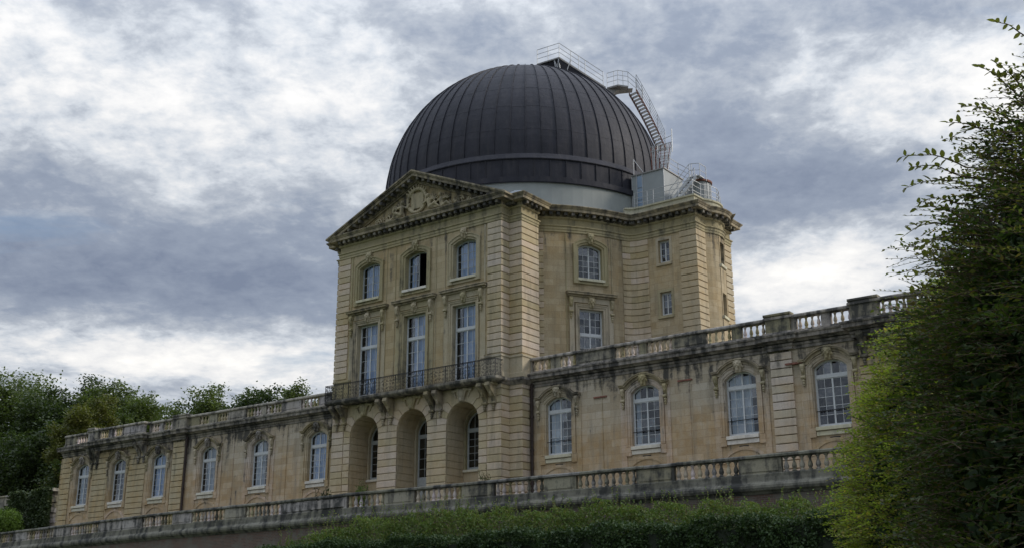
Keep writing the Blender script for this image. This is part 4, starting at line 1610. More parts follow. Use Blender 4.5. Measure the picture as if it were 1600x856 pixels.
railing('railing', [A_, A_ + (B_ - A_) * 0.5, B_, B_ + (C_ - B_) * 0.25, B_ + (C_ - B_) * 0.42, B_ + (C_ - B_) * 0.56, B_ + (C_ - B_) * 0.95], HR, WK, M_GALV, 3, 0.02)
# lower platform with a curved bracket, then the long stair down the dome's flank
P0, P1 = C_ + Vector((0.1, 0.0, -0.05)), Vector((5.72, 12.95, 38.08))
P2 = Vector((6.25, 13.45, 38.0))
mb = MB()
bk = Vector((-0.45, 0.75, 0))
q = [P0, P1, P2, P2 + bk, P1 + bk, P0 + bk]
ql = [v - Vector((0, 0, 0.12)) for v in q]
mb.add(q + ql, [(0, 1, 2, 3, 4, 5), (11, 10, 9, 8, 7, 6)] + [(i, i + 6, (i + 1) % 6 + 6, (i + 1) % 6) for i in range(6)])
mb.obj('deck', M_GALV2, WK)
mb = MB()
rim = []
for i in range(11):
    t = i / 10
    a = math.pi * (0.05 + 0.60 * t)
    rim.append((5.3 - 0.55 * math.sin(a * 0.9) * 1.2, -1.55 * t ** 0.8))
s0 = 6.15
o_ = []
for i in range(12):
    a = rad(90 + 95 * i / 11)
    o_.append(dm(6.85 + 0.62 * math.cos(a) * 1.1, 37.10 + 0.78 * math.sin(a)))
i_ = [dm(7.6, 37.98), dm(6.6, 37.98), dm(6.0, 37.98), dm(5.7, 37.7), dm(6.1, 37.05)]
for off in (0.0,):
    poly = [dm(7.7, 37.97)] + o_ + [dm(6.0, 36.6), dm(5.65, 37.6), dm(5.75, 37.97)]
    pb = [v + Vector((-UY * 0.7, UX * 0.7, 0)) for v in poly]
    n = len(poly)
    mb.add(poly + pb, [tuple(range(n)), tuple(reversed(range(n, 2 * n)))] + [(i, i + n, (i + 1) % n + n, (i + 1) % n) for i in range(n)])
mb.obj('curved_bracket', M_GALV2, WK)
railing('railing', [P0 + (P1 - P0) * 0.05, P0 + (P1 - P0) * 0.65, P1, P1 + (P2 - P1) * 0.5, P2, Vector((6.7, 13.75, 37.45)), Vector((7.05, 14.05, 36.7))], 1.1, WK, M_GALV, 3, 0.018)
ST = link('stair', MB().add([(0, 0, 0)], []).mesh('stair', M_GALV), B)
SA, SB = dm(7.55, 37.6), dm(9.45, 33.1)
wv_ = Vector((0.50, -0.12, 0.0))
lv = Vector((-0.18, 0.05, 0.0))
nst = 19


def stair_pt(t):
    """slightly bowed line, steeper towards the foot"""
    p = SA.lerp(SB, t)
    bow = 0.10 * math.sin(math.pi * t)
    return p + Vector((UX * bow, UY * bow, 0.0))


mb = MB()
for off in (lv, wv_):
    for k_ in range(8):
        a, b = stair_pt(k_ / 8) + off, stair_pt((k_ + 1) / 8) + off
        vs = []
        for p in (a, b):
            for dx, dz in ((-0.02, -0.12), (0.02, -0.12), (0.02, 0.12), (-0.02, 0.12)):
                vs.append(p + Vector((dx, 0, dz)))
        mb.add(vs, [(0, 1, 5, 4), (1, 2, 6, 5), (2, 3, 7, 6), (3, 0, 4, 7), (0, 3, 2, 1), (4, 5, 6, 7)])
mb.obj('stringer', M_RUSTY, ST)
for k_ in range(nst):
    p = stair_pt((k_ + 0.5) / nst)
    a, b = p + lv, p + wv_
    d_ = Vector((-0.05, 0.24, 0))
    b_ = MB()
    deck(b_, [a - d_ * 0.5, b - d_ * 0.5, b + d_ * 0.5, a + d_ * 0.5], 0.05)
    b_.obj('step', M_GALV, ST)
railing('railing', [stair_pt(t) + wv_ + Vector((0.03, 0, 0.1)) for t in (0.0, 0.17, 0.42, 0.68, 0.98)], 1.15, ST, M_GALV, 4, 0.018)

# cabin against the drum, stair cage on its roof
mb = MB()
cx0_, cx1_, cy0, cy1 = 9.9, 12.15, 7.25, 9.6
zt = 28.2
mb.box(cx0_, cx1_, cy0, cy1, 25.3, zt)
CB = mb.obj('cabin', M_CABIN, B)
mb = MB()
mb.box(cx0_ - 0.05, cx1_ + 0.06, cy0 - 0.06, cy1 + 0.1, zt + 0.002, zt + 0.07)
mb.obj('roof', M_GALV2, CB)
mb = MB()
for k_ in range(3):
    mb.box(10.28, 10.62, cy0 - 0.03, cy0 - 0.005, 25.75 + k_ * 0.80, 26.50 + k_ * 0.80)
mb.obj('glazed_panel', M_GLAZ, CB)
mb = MB()
for x in (10.25, 10.64, cx1_ - 0.02):
    mb.box(x - 0.02, x + 0.02, cy0 - 0.045, cy0 - 0.004, 25.3, zt)
mb.box(cx0_ - 0.02, cx0_ + 0.03, cy0 - 0.045, cy0 - 0.004, 25.3, zt)
mb.obj('joint_strip', M_GALV, CB)
# cage of bars where the long stair lands
CG = link('stair_cage', MB().add([(0, 0, 0)], []).mesh('stair_cage', M_GALV), B)
mb = MB()
zc_, zt2 = 28.3, 29.9
k_ = 0
lo = [Vector((11.15 + 0.14 * i, 7.9 + 0.0 * i, zc_)) for i in range(8)]
base = Vector((11.3, 8.0, zc_))
foot = Vector((8.6, 14.6, 33.1))
for i in range(14):
    t = i / 13
    a = Vector((11.1 + 0.95 * t, 7.7 + 0.25 * t, zc_))
    b = a + Vector((-0.10 + 0.42 * t + 0.0, 0.10, 1.75 + 0.15 * t))
    c__ = MB()
    bar(c__, a, b, 0.030)
    c__.obj('bar', M_GALV if i % 3 else M_RUSTY, CG)
for z in (0.45, 0.95, 1.45, 1.78):
    t0, t1 = z / 1.8, z / 1.8
    bar(mb, Vector((11.1 - 0.10 * t0, 7.75, zc_ + z)), Vector((12.05 + 0.32 * t0, 8.0, zc_ + z * 1.05)), 0.02)
for k_ in range(10):
    z = 0.15 + k_ * 0.18
    bar(mb, Vector((11.35, 8.25, zc_ + z)), Vector((11.95, 8.35, zc_ + z)), 0.03, 4)
bar(mb, Vector((12.38, 8.0, zc_ + 1.2)), Vector((12.40, 8.0, zc_ + 2.75)), 0.03)
bar(mb, Vector((11.55, 8.3, zc_ + 2.35)), Vector((12.40, 8.0, zc_ + 2.3)), 0.018)
bar(mb, Vector((11.2, 7.9, zc_ + 1.9)), Vector((11.55, 8.3, zc_ + 2.9)), 0.02)
bar(mb, Vector((9.95, 7.4, zc_)), Vector((9.95, 7.4, zc_ + 1.1)), 0.02)
bar(mb, Vector((9.95, 7.4, zc_ + 1.1)), Vector((10.6, 7.4, zc_ + 0.1)), 0.02)
mb.obj('cage_frame', M_GALV, CG)
railing('railing', [(12.1, 7.9, zt), (12.1, 9.2, zt), (12.9, 9.5, 27.6), (13.3, 9.0, 27.55)], 1.0, CG, M_GALV, 3, 0.018)
# steep white stair from the tower's roof to the cabin landing
S2 = link('stair', MB().add([(0, 0, 0)], []).mesh('stair', M_GALV), B)
a0, b0 = Vector((12.60, 7.0, 25.75)), Vector((13.85, 7.35, 27.25))
w2 = Vector((0.42, -0.02, -0.05))
mb = MB()
for off in (Vector((0, 0, 0)), w2):
    a, b = a0 + off, b0 + off
    vs = []
    for p in (a, b):
        for dy, dz in ((-0.05, -0.13), (0.05, -0.13), (0.05, 0.13), (-0.05, 0.13)):
            vs.append(p + Vector((0, dy, dz)))
    mb.add(vs, [(0, 1, 5, 4), (1, 2, 6, 5), (2, 3, 7, 6), (3, 0, 4, 7), (0, 3, 2, 1), (4, 5, 6, 7)])
mb.obj('stringer', M_GALV, S2)
for k_ in range(9):
    p = a0.lerp(b0, (k_ + 0.6) / 9)
    b_ = MB()
    deck(b_, [p, p + w2, p + w2 + Vector((0.10, 0.2, 0)), p + Vector((0.10, 0.2, 0))], 0.04)
    b_.obj('step', M_GALV, S2)
mb = MB()
deck(mb, [b0 + Vector((-0.1, 0, 0.05)), b0 + Vector((0.62, 0, 0.02)), b0 + Vector((0.62, 0.6, 0.02)), b0 + Vector((-0.1, 0.6, 0.05))], 0.05)
mb.obj('landing', M_GALV, S2)
railing('railing', [a0 + Vector((-0.02, 0, 0)), b0 + Vector((-0.05, 0, 0)), b0 + Vector((0.1, 0.0, 0)), b0 + Vector((0.65, 0.0, -0.1)), b0 + Vector((0.65, 0.8, -0.1))], 0.85, S2, M_GALV, 2, 0.018)
# round tank with a flat cap
mb = MB()
mb.lathe([(0.78, 25.4), (0.78, 27.12)], 20, (13.72, 8.55, 0), cap=False)
TK = mb.obj('tank', M_CABIN, B, smooth=True)
mb = MB()
mb.lathe([(0.86, 27.12), (0.88, 27.17), (0.88, 27.24), (0.4, 27.36), (0.02, 27.12)], 20, (13.72, 8.55, 0), cap=False)
mb.obj('cap', M_RUSTY, TK)
mb = MB()
for k_ in range(20):
    a = 2 * math.pi * k_ / 20
    mb.box(13.72 + 0.79 * math.cos(a) - 0.012, 13.72 + 0.79 * math.cos(a) + 0.012, 8.55 + 0.79 * math.sin(a) - 0.012, 8.55 + 0.79 * math.sin(a) + 0.012, 25.4, 27.12)
mb.obj('rib', M_GALV, TK)
# guard rail round the tower's roof
mt_ = mitres(par)
gp = []
acc = 0
step_ = [2, 4, 5, 6, 7, 8, 10, 12, 14, 16, len(par) - 2]
gp = [(par[i][0] - mt_[i][0] * 0.12, par[i][1] - mt_[i][1] * 0.12, 25.72) for i in sorted(set(min(j, len(par) - 1) for j in step_))]
railing('railing', gp, 1.0, B, M_GALV, 3, 0.017)


def absorb(parent, name):
    """the main piece of an assembly carries the assembly's own name"""
    for c_ in list(bpy.data.objects):
        if c_.parent == parent and c_.name.split('.')[0] == name:
            parent.data = c_.data
            bpy.data.objects.remove(c_)
            return


absorb(WK, 'deck')
absorb(ST, 'stringer')
absorb(CG, 'cage_frame')
absorb(S2, 'stringer')

# ================================================================ the two low wings
PA_R = [(7.12, 0.0), (21.32, 0.0), (21.32, -0.17), (22.52, -0.17), (22.52, -0.03), (25.62, -0.03), (25.62, -0.50), (33.4, -0.50), (33.4, -0.03), (37.2, -0.03), (37.2, 9.0)]
PA_L = [(-37.05, 9.0), (-37.05, -0.03), (-33.25, -0.03), (-33.25, -0.50), (-26.55, -0.50), (-26.55, -0.03), (-23.65, -0.03), (-23.65, -0.17), (-22.2, -0.17), (-22.2, 0.0), (-7.12, 0.0)]
WW = [(9.09, 'right'), (14.42, 'right'), (19.72, 'right'), (24.22, 'right')]
WL = [-9.22, -14.58, -19.75, -25.15, -29.82, -34.32]
WZB, WZS, WZC, WH = 10.28, 13.02, 13.40, 0.83
ZL = lambda x: -0.012 * max(0, -x - 8)       # the left wing sinks very slightly away


def wop(x):
    return dict(u=x, h=WH, zb=WZB, zs=WZS, zc=WZC, depth=0.32)


W0 = Flat(0.0)
mb = MB()
wall(mb, W0, 7.12, 37.2, 7.6, 14.42, [wop(x) for x, _ in WW])
mb.add([(37.2, 0, 7.6), (37.2, 9, 7.6), (37.2, 9, 14.42), (37.2, 0, 14.42)], [(0, 1, 2, 3)])
mb.obj('wall', M_WING, B)
mb = MB()
wall(mb, W0, -37.05, -7.12, 7.6, 14.42, [wop(x) for x in WL])
mb.add([(-37.05, 9, 7.6), (-37.05, 0, 7.6), (-37.05, 0, 14.42), (-37.05, 9, 14.42)], [(0, 1, 2, 3)])
mb.obj('wall', M_WING, B)
for s_ in (-1, 1):
    x0, x1 = sorted((s_ * 7.12, s_ * 37.1))
    mb = MB()
    mb.add([(x0, 0.02, 14.5), (x1, 0.02, 14.5), (x1, 9, 14.5), (x0, 9, 14.5)], [(0, 1, 2, 3)])
    mb.add([(x0, 9, 7.6), (x1, 9, 7.6), (x1, 9, 14.5), (x0, 9, 14.5)], [(3, 2, 1, 0)])
    mb.obj('roof', M_ROOF, B)
for pth in (PA_R, PA_L):
    mb = MB()
    sweep(mb, pth, [(0.0, 14.06), (0.05, 14.08), (0.05, 14.20), (0.10, 14.24), (0.12, 14.34), (0.0, 14.36)])
    sweep(mb, pth, [(-0.05, 14.36), (0.14, 14.40), (0.20, 14.48), (0.38, 14.50), (0.38, 14.66), (0.43, 14.70), (0.45, 14.78), (0.30, 14.83), (-0.3, 14.85)])
    mb.obj('cornice', M_BLACK, B)

# balustrades on the wings
bal = [(0.085, 0.0), (0.085, 0.05), (0.055, 0.07), (0.05, 0.09), (0.075, 0.14), (0.088, 0.20), (0.07, 0.29), (0.042, 0.38), (0.038, 0.43), (0.055, 0.45), (0.042, 0.47), (0.065, 0.51), (0.085, 0.53), (0.085, 0.56)]
BME = MB().lathe([(r * 1.12, z) for r, z in bal], 8).mesh('baluster', M_BALU, smooth=True)
GR = [(7.40, 8.62), (9.25, 10.27), (12.72, 14.2), (14.62, 16.13), (18.03, 19.43), (19.95, 21.22), (22.80, 24.02), (24.5, 25.55), (26.95, 28.2), (28.6, 29.8), (30.1, 31.3), (31.7, 32.9)]
GL = [(-36.6, -35.0), (-35.6, -33.95), (-31.95, -30.75), (-30.25, -29.05), (-26.3, -25.3), (-24.95, -23.95), (-21.0, -19.95), (-19.15, -18.0), (-16.2, -14.65), (-14.2, -12.7), (-10.9, -9.25)][1:]


def ydat(path, x):
    for (a, b) in zip(path, path[1:]):
        if abs(a[1] - b[1]) < 1e-6 and min(a[0], b[0]) - 1e-6 <= x <= max(a[0], b[0]) + 1e-6:
            return a[1]
    return 0.0


def balustrade(path, groups, yoff):
    """plinth, piers, rail swept along the path; balusters in their gaps"""
    pb = MB()
    sub = [p for p in path]
    sweep(pb, sub, [(-0.30 + yoff, 14.80), (0.06 + yoff, 14.82), (0.06 + yoff, 14.95), (0.02 + yoff, 14.98), (-0.26 + yoff, 14.98), (-0.30 + yoff, 14.95)])
    sweep(pb, sub, [(-0.26 + yoff, 15.56), (0.04 + yoff, 15.56), (0.10 + yoff, 15.60), (0.10 + yoff, 15.68), (0.04 + yoff, 15.745), (-0.26 + yoff, 15.745), (-0.32 + yoff, 15.68), (-0.32 + yoff, 15.60)])
    o = pb.obj('balustrade', M_RAIL, B)
    xa = min(p[0] for p in path) + 0.02
    xb = max(p[0] for p in path) - 0.02
    edges = [xa] + [v for g in sorted(groups) for v in g] + [xb]
    brk = sorted(set(round(p[0], 3) for p in path))
    for i in range(0, len(edges), 2):
        a, b = edges[i], edges[i + 1]
        cuts = [a] + [c_ for c_ in brk if a + 0.05 < c_ < b - 0.05] + [b]
        for p, q in zip(cuts, cuts[1:]):
            y = ydat(path, (p + q) / 2) - yoff
            pm2 = MB().box(p, q - 0.004, y + 0.0, y + 0.22, 14.982, 15.558)
            if q - p > 1.2:
                pm2.box(p + 0.12, q - 0.12, y - 0.025, y + 0.0, 15.06, 15.48, 0.015)
            pm2.obj('balustrade_panel', M_RAIL, o)
    for a, b in groups:
        n_ = max(2, int(round((b - a) / 0.315)))
        for k_ in range(n_):
            x = a + (b - a) * (k_ + 0.5) / n_
            y = ydat(path, x) - yoff + 0.11
            q = link('baluster', BME, o, (x, y, 14.985))
            q.scale = (1, 1, 0.571 / 0.56)
    return o


balustrade(PA_R[:-1], GR, 0.02)
balustrade(PA_L[1:], GL, 0.02)
# taller piers that break the rail
for x0, x1, y in ((21.32, 22.52, -0.17), (25.62, 26.85, -0.5), (-23.65, -22.2, -0.17), (-33.25, -32.5, -0.5)):
    mb = MB().box(x0 - 0.02, x1 + 0.02, y - 0.055, y + 0.30, 14.84, 15.60).box(x0 - 0.09, x1 + 0.09, y - 0.14, y + 0.36, 15.755, 15.875, 0.02)
    mb.box(x0 - 0.04, x1 + 0.04, y - 0.09, y + 0.32, 15.60, 15.754)
    mb.obj('pier_cap', M_RAIL, B)


def wing_window(x, right, i):
    side = 0
    b = MB()
    pth = arch_path(WH, WZB, WZS, WZC)
    trim(b, pth, -0.005, 0.08, -0.29, 0.03)
    trim(b, pth, 0.08, 0.22, -0.02, 0.07)
    trim(b, pth, 0.22, 0.28, -0.02, 0.11)
    b.box(-WH - 0.34, -WH - 0.02, -0.10, 0.02, WZB - 0.46, WZB - 0.02, 0.01)
    b.box(WH + 0.02, WH + 0.34, -0.10, 0.02, WZB - 0.46, WZB - 0.02, 0.01)
    for s2 in (-1, 1):
        xa, xb = sorted((s2 * (WH + 0.30), s2 * (WH + 0.62)))
        b.box(xa, xb, -0.05, 0.02, 9.0, 13.28, 0.01)
    local(W0, x, b, 'window_surround', M_WING)
    s_ = MB().box(-WH + 0.0, WH - 0.0, -0.09, 0.02, WZB - 0.40, WZB - 0.20, 0.01)
    s_.box(-WH - 0.0, WH + 0.0, -0.17, 0.26, WZB - 0.17, WZB - 0.003, 0.015)
    local(W0, x, s_, 'window_sill', M_SILL)
    v_ = MB().box(-0.24, 0.24, -0.012, 0.02, WZB - 0.62, WZB - 0.48)
    v_.box(-0.02, 0.02, -0.03, 0.0, WZB - 0.62, WZB - 0.48)
    local(W0, x, v_, 'vent', M_IRON)
    # low blind arch of the basement light
    bb = MB()
    op = dict(u=0, h=1.0, zs=9.1, zc=9.62)
    trim(bb, arch_path(1.0, 9.0, 9.15, 9.60), 0.0, 0.16, -0.02, 0.045)
    local(W0, x, bb, 'basement_arch', M_WING)
    # eyebrow hood
    hp = [(-1.42, 13.36), (-1.06, 13.36)]
    opx = dict(u=0, h=1.06, zs=13.36, zc=13.86)
    for k_ in range(1, 12):
        u = -1.06 * math.cos(math.pi * k_ / 12)
        hp.append((u, arch_z(opx, u)))
    hp += [(1.06, 13.36), (1.42, 13.36)]
    hb = MB()
    trim(hb, hp, -0.14, -0.003, -0.02, 0.15)
    trim(hb, hp, 0.0, 0.07, -0.02, 0.27)
    trim(hb, hp, 0.073, 0.11, -0.02, 0.31)
    local(W0, x, hb, 'hood_mould', M_CORN)
    key(W0, x, 13.66, 0.10, 1.05, dark=not right)
    for s2 in (-1, 1):
        lump(W0, x + s2 * 1.24, CON_SM, 13.28, 0.03)
    if right:
        cur = [(-1, 0.1), (-1.0, -0.55), (-1, 0.55), None][i]
        window(B, W0, x, WH, WZB, WZS, WZC, 0.26, trans=12.62, rows=5, cols=2, rtop=1, curtain=M_CURW if cur else None, cur=cur or (0, 0), single=True)
        # iron safety bar
        local(W0, x, MB().tube([(-WH, 0.10, 11.02), (WH, 0.10, 11.05)], 0.022, 5), 'safety_bar', M_IRON)
    else:
        cur = [(-0.9, 0.8), (-1, 0.2), (-0.6, 0.7), (-1, 0.8), (0, 1), (-1, 0)][i]
        window(B, W0, x, WH, WZB, WZS, WZC, 0.26, trans=12.45, rows=5, cols=2, rtop=1, curtain=M_CURB if i in (0, 3) else M_CURW, cur=cur, single=False)


for i, (x, _) in enumerate(WW):
    wing_window(x, True, i)
for i, x in enumerate(WL):
    wing_window(x, False, i)

# rusticated piers of the wings
zb0, zt0, nn = 8.1, 14.0, 15
courses([(21.38, 0.0), (22.46, 0.0)], [(0, 1)], zb0, zt0, nn, 0.13, 1.5, back=-0.02, m_=M_WSTONE)
for x0, x1 in ((25.68, 28.4), (31.4, 33.4), (36.0, 37.15)):
    courses([(x0, 0.0), (x1, 0.0)], [(0, 1)], zb0, zt0, nn, 0.10, 3.5, back=-0.02, m_=M_WSTONE)
for x0, x1, pr in ((-23.55, -22.3, 3.0), (-36.95, -35.8, 4.0), (-32.95, -31.05, 4.0), (-28.55, -26.6, 3.8)):
    courses([(x0, 0.0), (x1, 0.0)], [(0, 1)], zb0, zt0, nn, 0.10, pr, back=-0.02, m_=M_WSTONE)
courses([(-37.05, 1.2), (-37.05, 0.0), (-36.9, 0.0)], [(0, 1)], zb0, zt0, nn, 0.10, 9, back=-0.02, m_=M_WSTONE)
for x in (25.95, 26.65, -33.0, -32.4, -27.35, -26.75):
    link('bracket', CON_WING, B, (x, -0.08, 14.36))
# raised strips on the plain bays, tie bars, downpipes
for x in (11.85, 16.95, -12.0, -17.15):
    MB().box(x - 0.02, x + 0.02, -0.03, 0.02, 8.5, 14.0).obj('wall_fillet', M_WING, B)
for x0, x1, z in ((16.35, 17.15, 13.28), (11.35, 12.15, 13.02), (22.15, 23.0, 13.32)):
    MB().box(x0, x1, -0.22 if x0 > 22 else -0.07, 0.0, z, z + 0.08).obj('iron_tie', M_RUSTY, B)
for x in (7.42, -22.05, -7.45):
    b = MB().tube([(x, -0.14, 7.6), (x, -0.14, 14.1), (x, -0.05, 14.3)], 0.085, 8)
    for z in (8.8, 10.6, 12.4, 13.9):
        b.tube([(x, -0.14, z), (x, -0.14, z + 0.1)], 0.11, 8)
    b.obj('downpipe', M_PIPE, B)

# ---- all stones collected so far
STONES.sort(key=lambda s_: s_[0])
for pr, m_, mt2 in STONES[:298]:
    m_.obj('stone', mt2, B)
for mt2 in (M_RUST, M_WSTONE):
    allm = MB()
    for pr, m_, mt3 in STONES[298:]:
        if mt3 is mt2:
            allm.add(m_.V, m_.F)
    allm.obj('stone', mt2, B, kind='stuff')

# ================================================================ ground and terrace
mb = MB()
mb.add([(-900, -900, 0), (900, -900, 0), (900, -2, 0), (-900, -2, 0)], [(0, 1, 2, 3)])
mb.obj('ground', M_GRASS, None, kind='structure')
TP = [(-75.0, 0.6), (-41.6, -1.84), (-17.5, -4.26), (-7.12, -4.62), (-1.75, -4.93), (-1.7, -5.05), (1.3, -4.95), (6.3, -4.80), (45.0, -4.77)]


def ty(x):
    for a, b in zip(TP, TP[1:]):
        if a[0] <= x <= b[0]:
            return a[1] + (b[1] - a[1]) * (x - a[0]) / (b[0] - a[0])
    return TP[-1][1]


mb = MB()
pts = [(x, y + 0.3) for x, y in TP]
mb.add([(x, y, 7.6) for x, y in pts] + [(900, -4.5, 7.6), (900, 900, 7.6), (-900, 900, 7.6), (-900, 0.9, 7.6)], [tuple(range(len(pts) + 4))])
mb.obj('terrace', M_GRAVEL, None, kind='structure')
TW = thing('terrace_wall', 'long mossy retaining wall with a dark stone balustrade running in front of the observatory', 'wall', (0, -5, 0))
mb = MB()
sweep(mb, TP, [(0.0, -0.5), (0.0, 6.95), (-0.3, 6.95), (-0.3, -0.5)])
mb.obj('retaining_wall', M_BRICK, TW)
mb = MB()
sweep(mb, TP, [(-0.3, 6.88), (0.05, 6.90), (0.12, 6.98), (0.22, 7.04), (0.27, 7.14), (0.27, 7.24), (0.22, 7.33), (0.12, 7.38), (0.10, 7.44), (0.10, 7.60), (-0.3, 7.62)])
mb.obj('string_course', M_TERR, TW)
mb = MB()
sweep(mb, TP, [(-0.22, 7.60), (0.06, 7.605), (0.06, 7.72), (0.03, 7.76), (-0.22, 7.76)])
mb.obj('plinth', M_TERR, TW)
xs_ = [-75.0]
while xs_[-1] < 44:
    xs_.append(xs_[-1] + random.uniform(1.3, 1.9))
for a, b in zip(xs_, xs_[1:]):
    if b < -44 or a > 31:
        continue
    mids = [a] + [p[0] for p in TP if a + 0.02 < p[0] < b - 0.02] + [b - 0.012]
    c_ = MB()
    e = random.uniform(-0.008, 0.008)
    sweep(c_, [(x, ty(x)) for x in mids], [(-0.26, 8.38 + e), (0.03, 8.38 + e), (0.09, 8.42 + e), (0.09, 8.50 + e), (0.04, 8.555 + e), (-0.26, 8.555 + e), (-0.32, 8.50 + e), (-0.32, 8.42 + e)])
    c_.obj('coping_stone', M_TERR, TW)
TG = [(-46.5, -44.0), (-41.58, -39.24), (-37.08, -32.96), (-30.53, -26.62), (-21.04, -17.48), (-15.53, -12.24), (-10.34, -7.12), (-1.47, 1.22), (3.28, 6.36), (8.41, 11.44), (13.28, 16.57), (18.52, 21.64), (23.6, 26.4), (28.2, 31.0)]
B2 = MB().lathe([(r * 1.28, z * 1.11) for r, z in bal], 8).mesh('baluster', M_BALU, smooth=True)
B3 = B2.copy()
B3.materials[0] = M_RAIL
for gi, (a, b) in enumerate(TG):
    n_ = max(3, int(round((b - a) / 0.36)))
    dark = gi in (10, 12, 13)
    for k_ in range(n_):
        x = a + (b - a) * (k_ + 0.5) / n_
        q = link('baluster', B3 if (dark or random.random() < 0.35) else B2, TW, (x, ty(x) + 0.12, 7.76), random.random())
ed = [-50] + [v for g in TG for v in g] + [40]
for i in range(0, len(ed), 2):
    a, b = ed[i], ed[i + 1]
    mids = [a] + [p[0] for p in TP if a + 0.02 < p[0] < b - 0.02] + [b]
    c_ = MB()
    sweep(c_, [(x, ty(x)) for x in mids], [(-0.2, 7.762), (0.0, 7.762), (0.0, 8.378), (-0.2, 8.378)])
    if b - a > 1.4:
        sweep(c_, [(a + 0.15, ty(a + 0.15)), (b - 0.15, ty(b - 0.15))], [(-0.02, 7.84), (0.025, 7.85), (0.025, 8.29), (-0.02, 8.30)])
    c_.obj('balustrade_panel', M_RAIL, TW)

# rough wall beyond the far left end, with a stepped stone pier
IW = thing('garden_wall', 'rough ivy-covered wall beyond the left end of the observatory', 'wall', (-50, 3, 7.6))
mb = MB()
mb.box(-80, -43.4, 3.0, 3.6, 7.6, 12.15)
mb.obj('wall', M_RAIL, IW)
xx = -80.0
while xx < -43.5:
    l = random.uniform(0.8, 1.2)
    if xx > -56:
        MB().box(xx, min(xx + l, -43.4) - 0.02, 2.9, 3.7, 12.152, 12.30, 0.03).obj('coping_stone', M_RAIL, IW)
    xx += l
mb = MB().box(-80, -56.1, 2.9, 3.7, 12.152, 12.30)
mb.obj('coping', M_RAIL, IW)
for k_ in range(11):
    w_ = 0.50 if k_ % 2 else 0.36
    MB().box(-42.95 - w_, -42.95 + w_ * 0.8, 2.75, 3.65, 7.6 + k_ * 0.415, 7.6 + k_ * 0.415 + 0.385, 0.04).obj('stone', M_RAIL, IW)
MB().box(-43.7, -42.3, 2.6, 3.75, 12.17, 12.42, 0.05).obj('pier_cap', M_RAIL, IW)

# ================================================================ vegetation


def ivy(name, label, cat, x0, x1, y, z0, z1, n, size, m_, thick=0.25, blob=0.5):
    t = thing(name, label, cat, ((x0 + x1) / 2, y, z0))
    u = rng.random((n * 3, 3))
    C = np.stack([x0 + u[:, 0] * (x1 - x0), y - u[:, 1] * thick, z0 + u[:, 2] * (z1 - z0)], 1)
    keep = (np.sin(C[:, 0] * 1.3 + 1.0) + np.sin(C[:, 0] * 0.55) + np.sin(C[:, 2] * 1.9 + C[:, 0]) * 0.6 + (z1 - C[:, 2]) * 0.45 + rng.normal(size=len(C)) * 0.4) > blob
    C = C[keep][:n]
    leaf_mesh('foliage', C, size, m_, t, kind='stuff', aspect=0.9)
    b = MB()
    for k_ in range(7):
        xx = x0 + (x1 - x0) * (k_ + 0.5) / 7
        b.tube([(xx, y - 0.03, z0), (xx + 0.2, y - 0.05, (z0 + z1) / 2), (xx - 0.1, y - 0.05, z1 - 0.6)], [0.04, 0.03, 0.012], 5)
    b.obj('stem', M_BARK, t)
    return t


ivy('ivy', 'dark ivy hanging over the rough garden wall at the far left', 'ivy', -51.5, -42.4, 2.72, 7.9, 12.45, 11500, 0.22, L_IVY, 0.35, -0.1)


def limb(b, p, d, l, r, depth, spread=0.6):
    """recursive branch; returns tip points"""
    q = p + d * l
    midp = p + d * l * 0.5 + Vector((random.uniform(-1, 1), random.uniform(-1, 1), random.uniform(-0.3, 0.5))) * l * 0.06
    b.tube([p, midp, q], [r, r * 0.82, r * 0.62], 6, False)
    if depth == 0:
        return [q]
    out = []
    for k_ in range(random.choice((2, 3))):
        nd = (d + Vector((random.uniform(-1, 1), random.uniform(-1, 1), random.uniform(-0.25, 0.7))) * spread).normalized()
        out += limb(b, q, nd, l * random.uniform(0.6, 0.82), r * 0.6, depth - 1, spread)
    return out


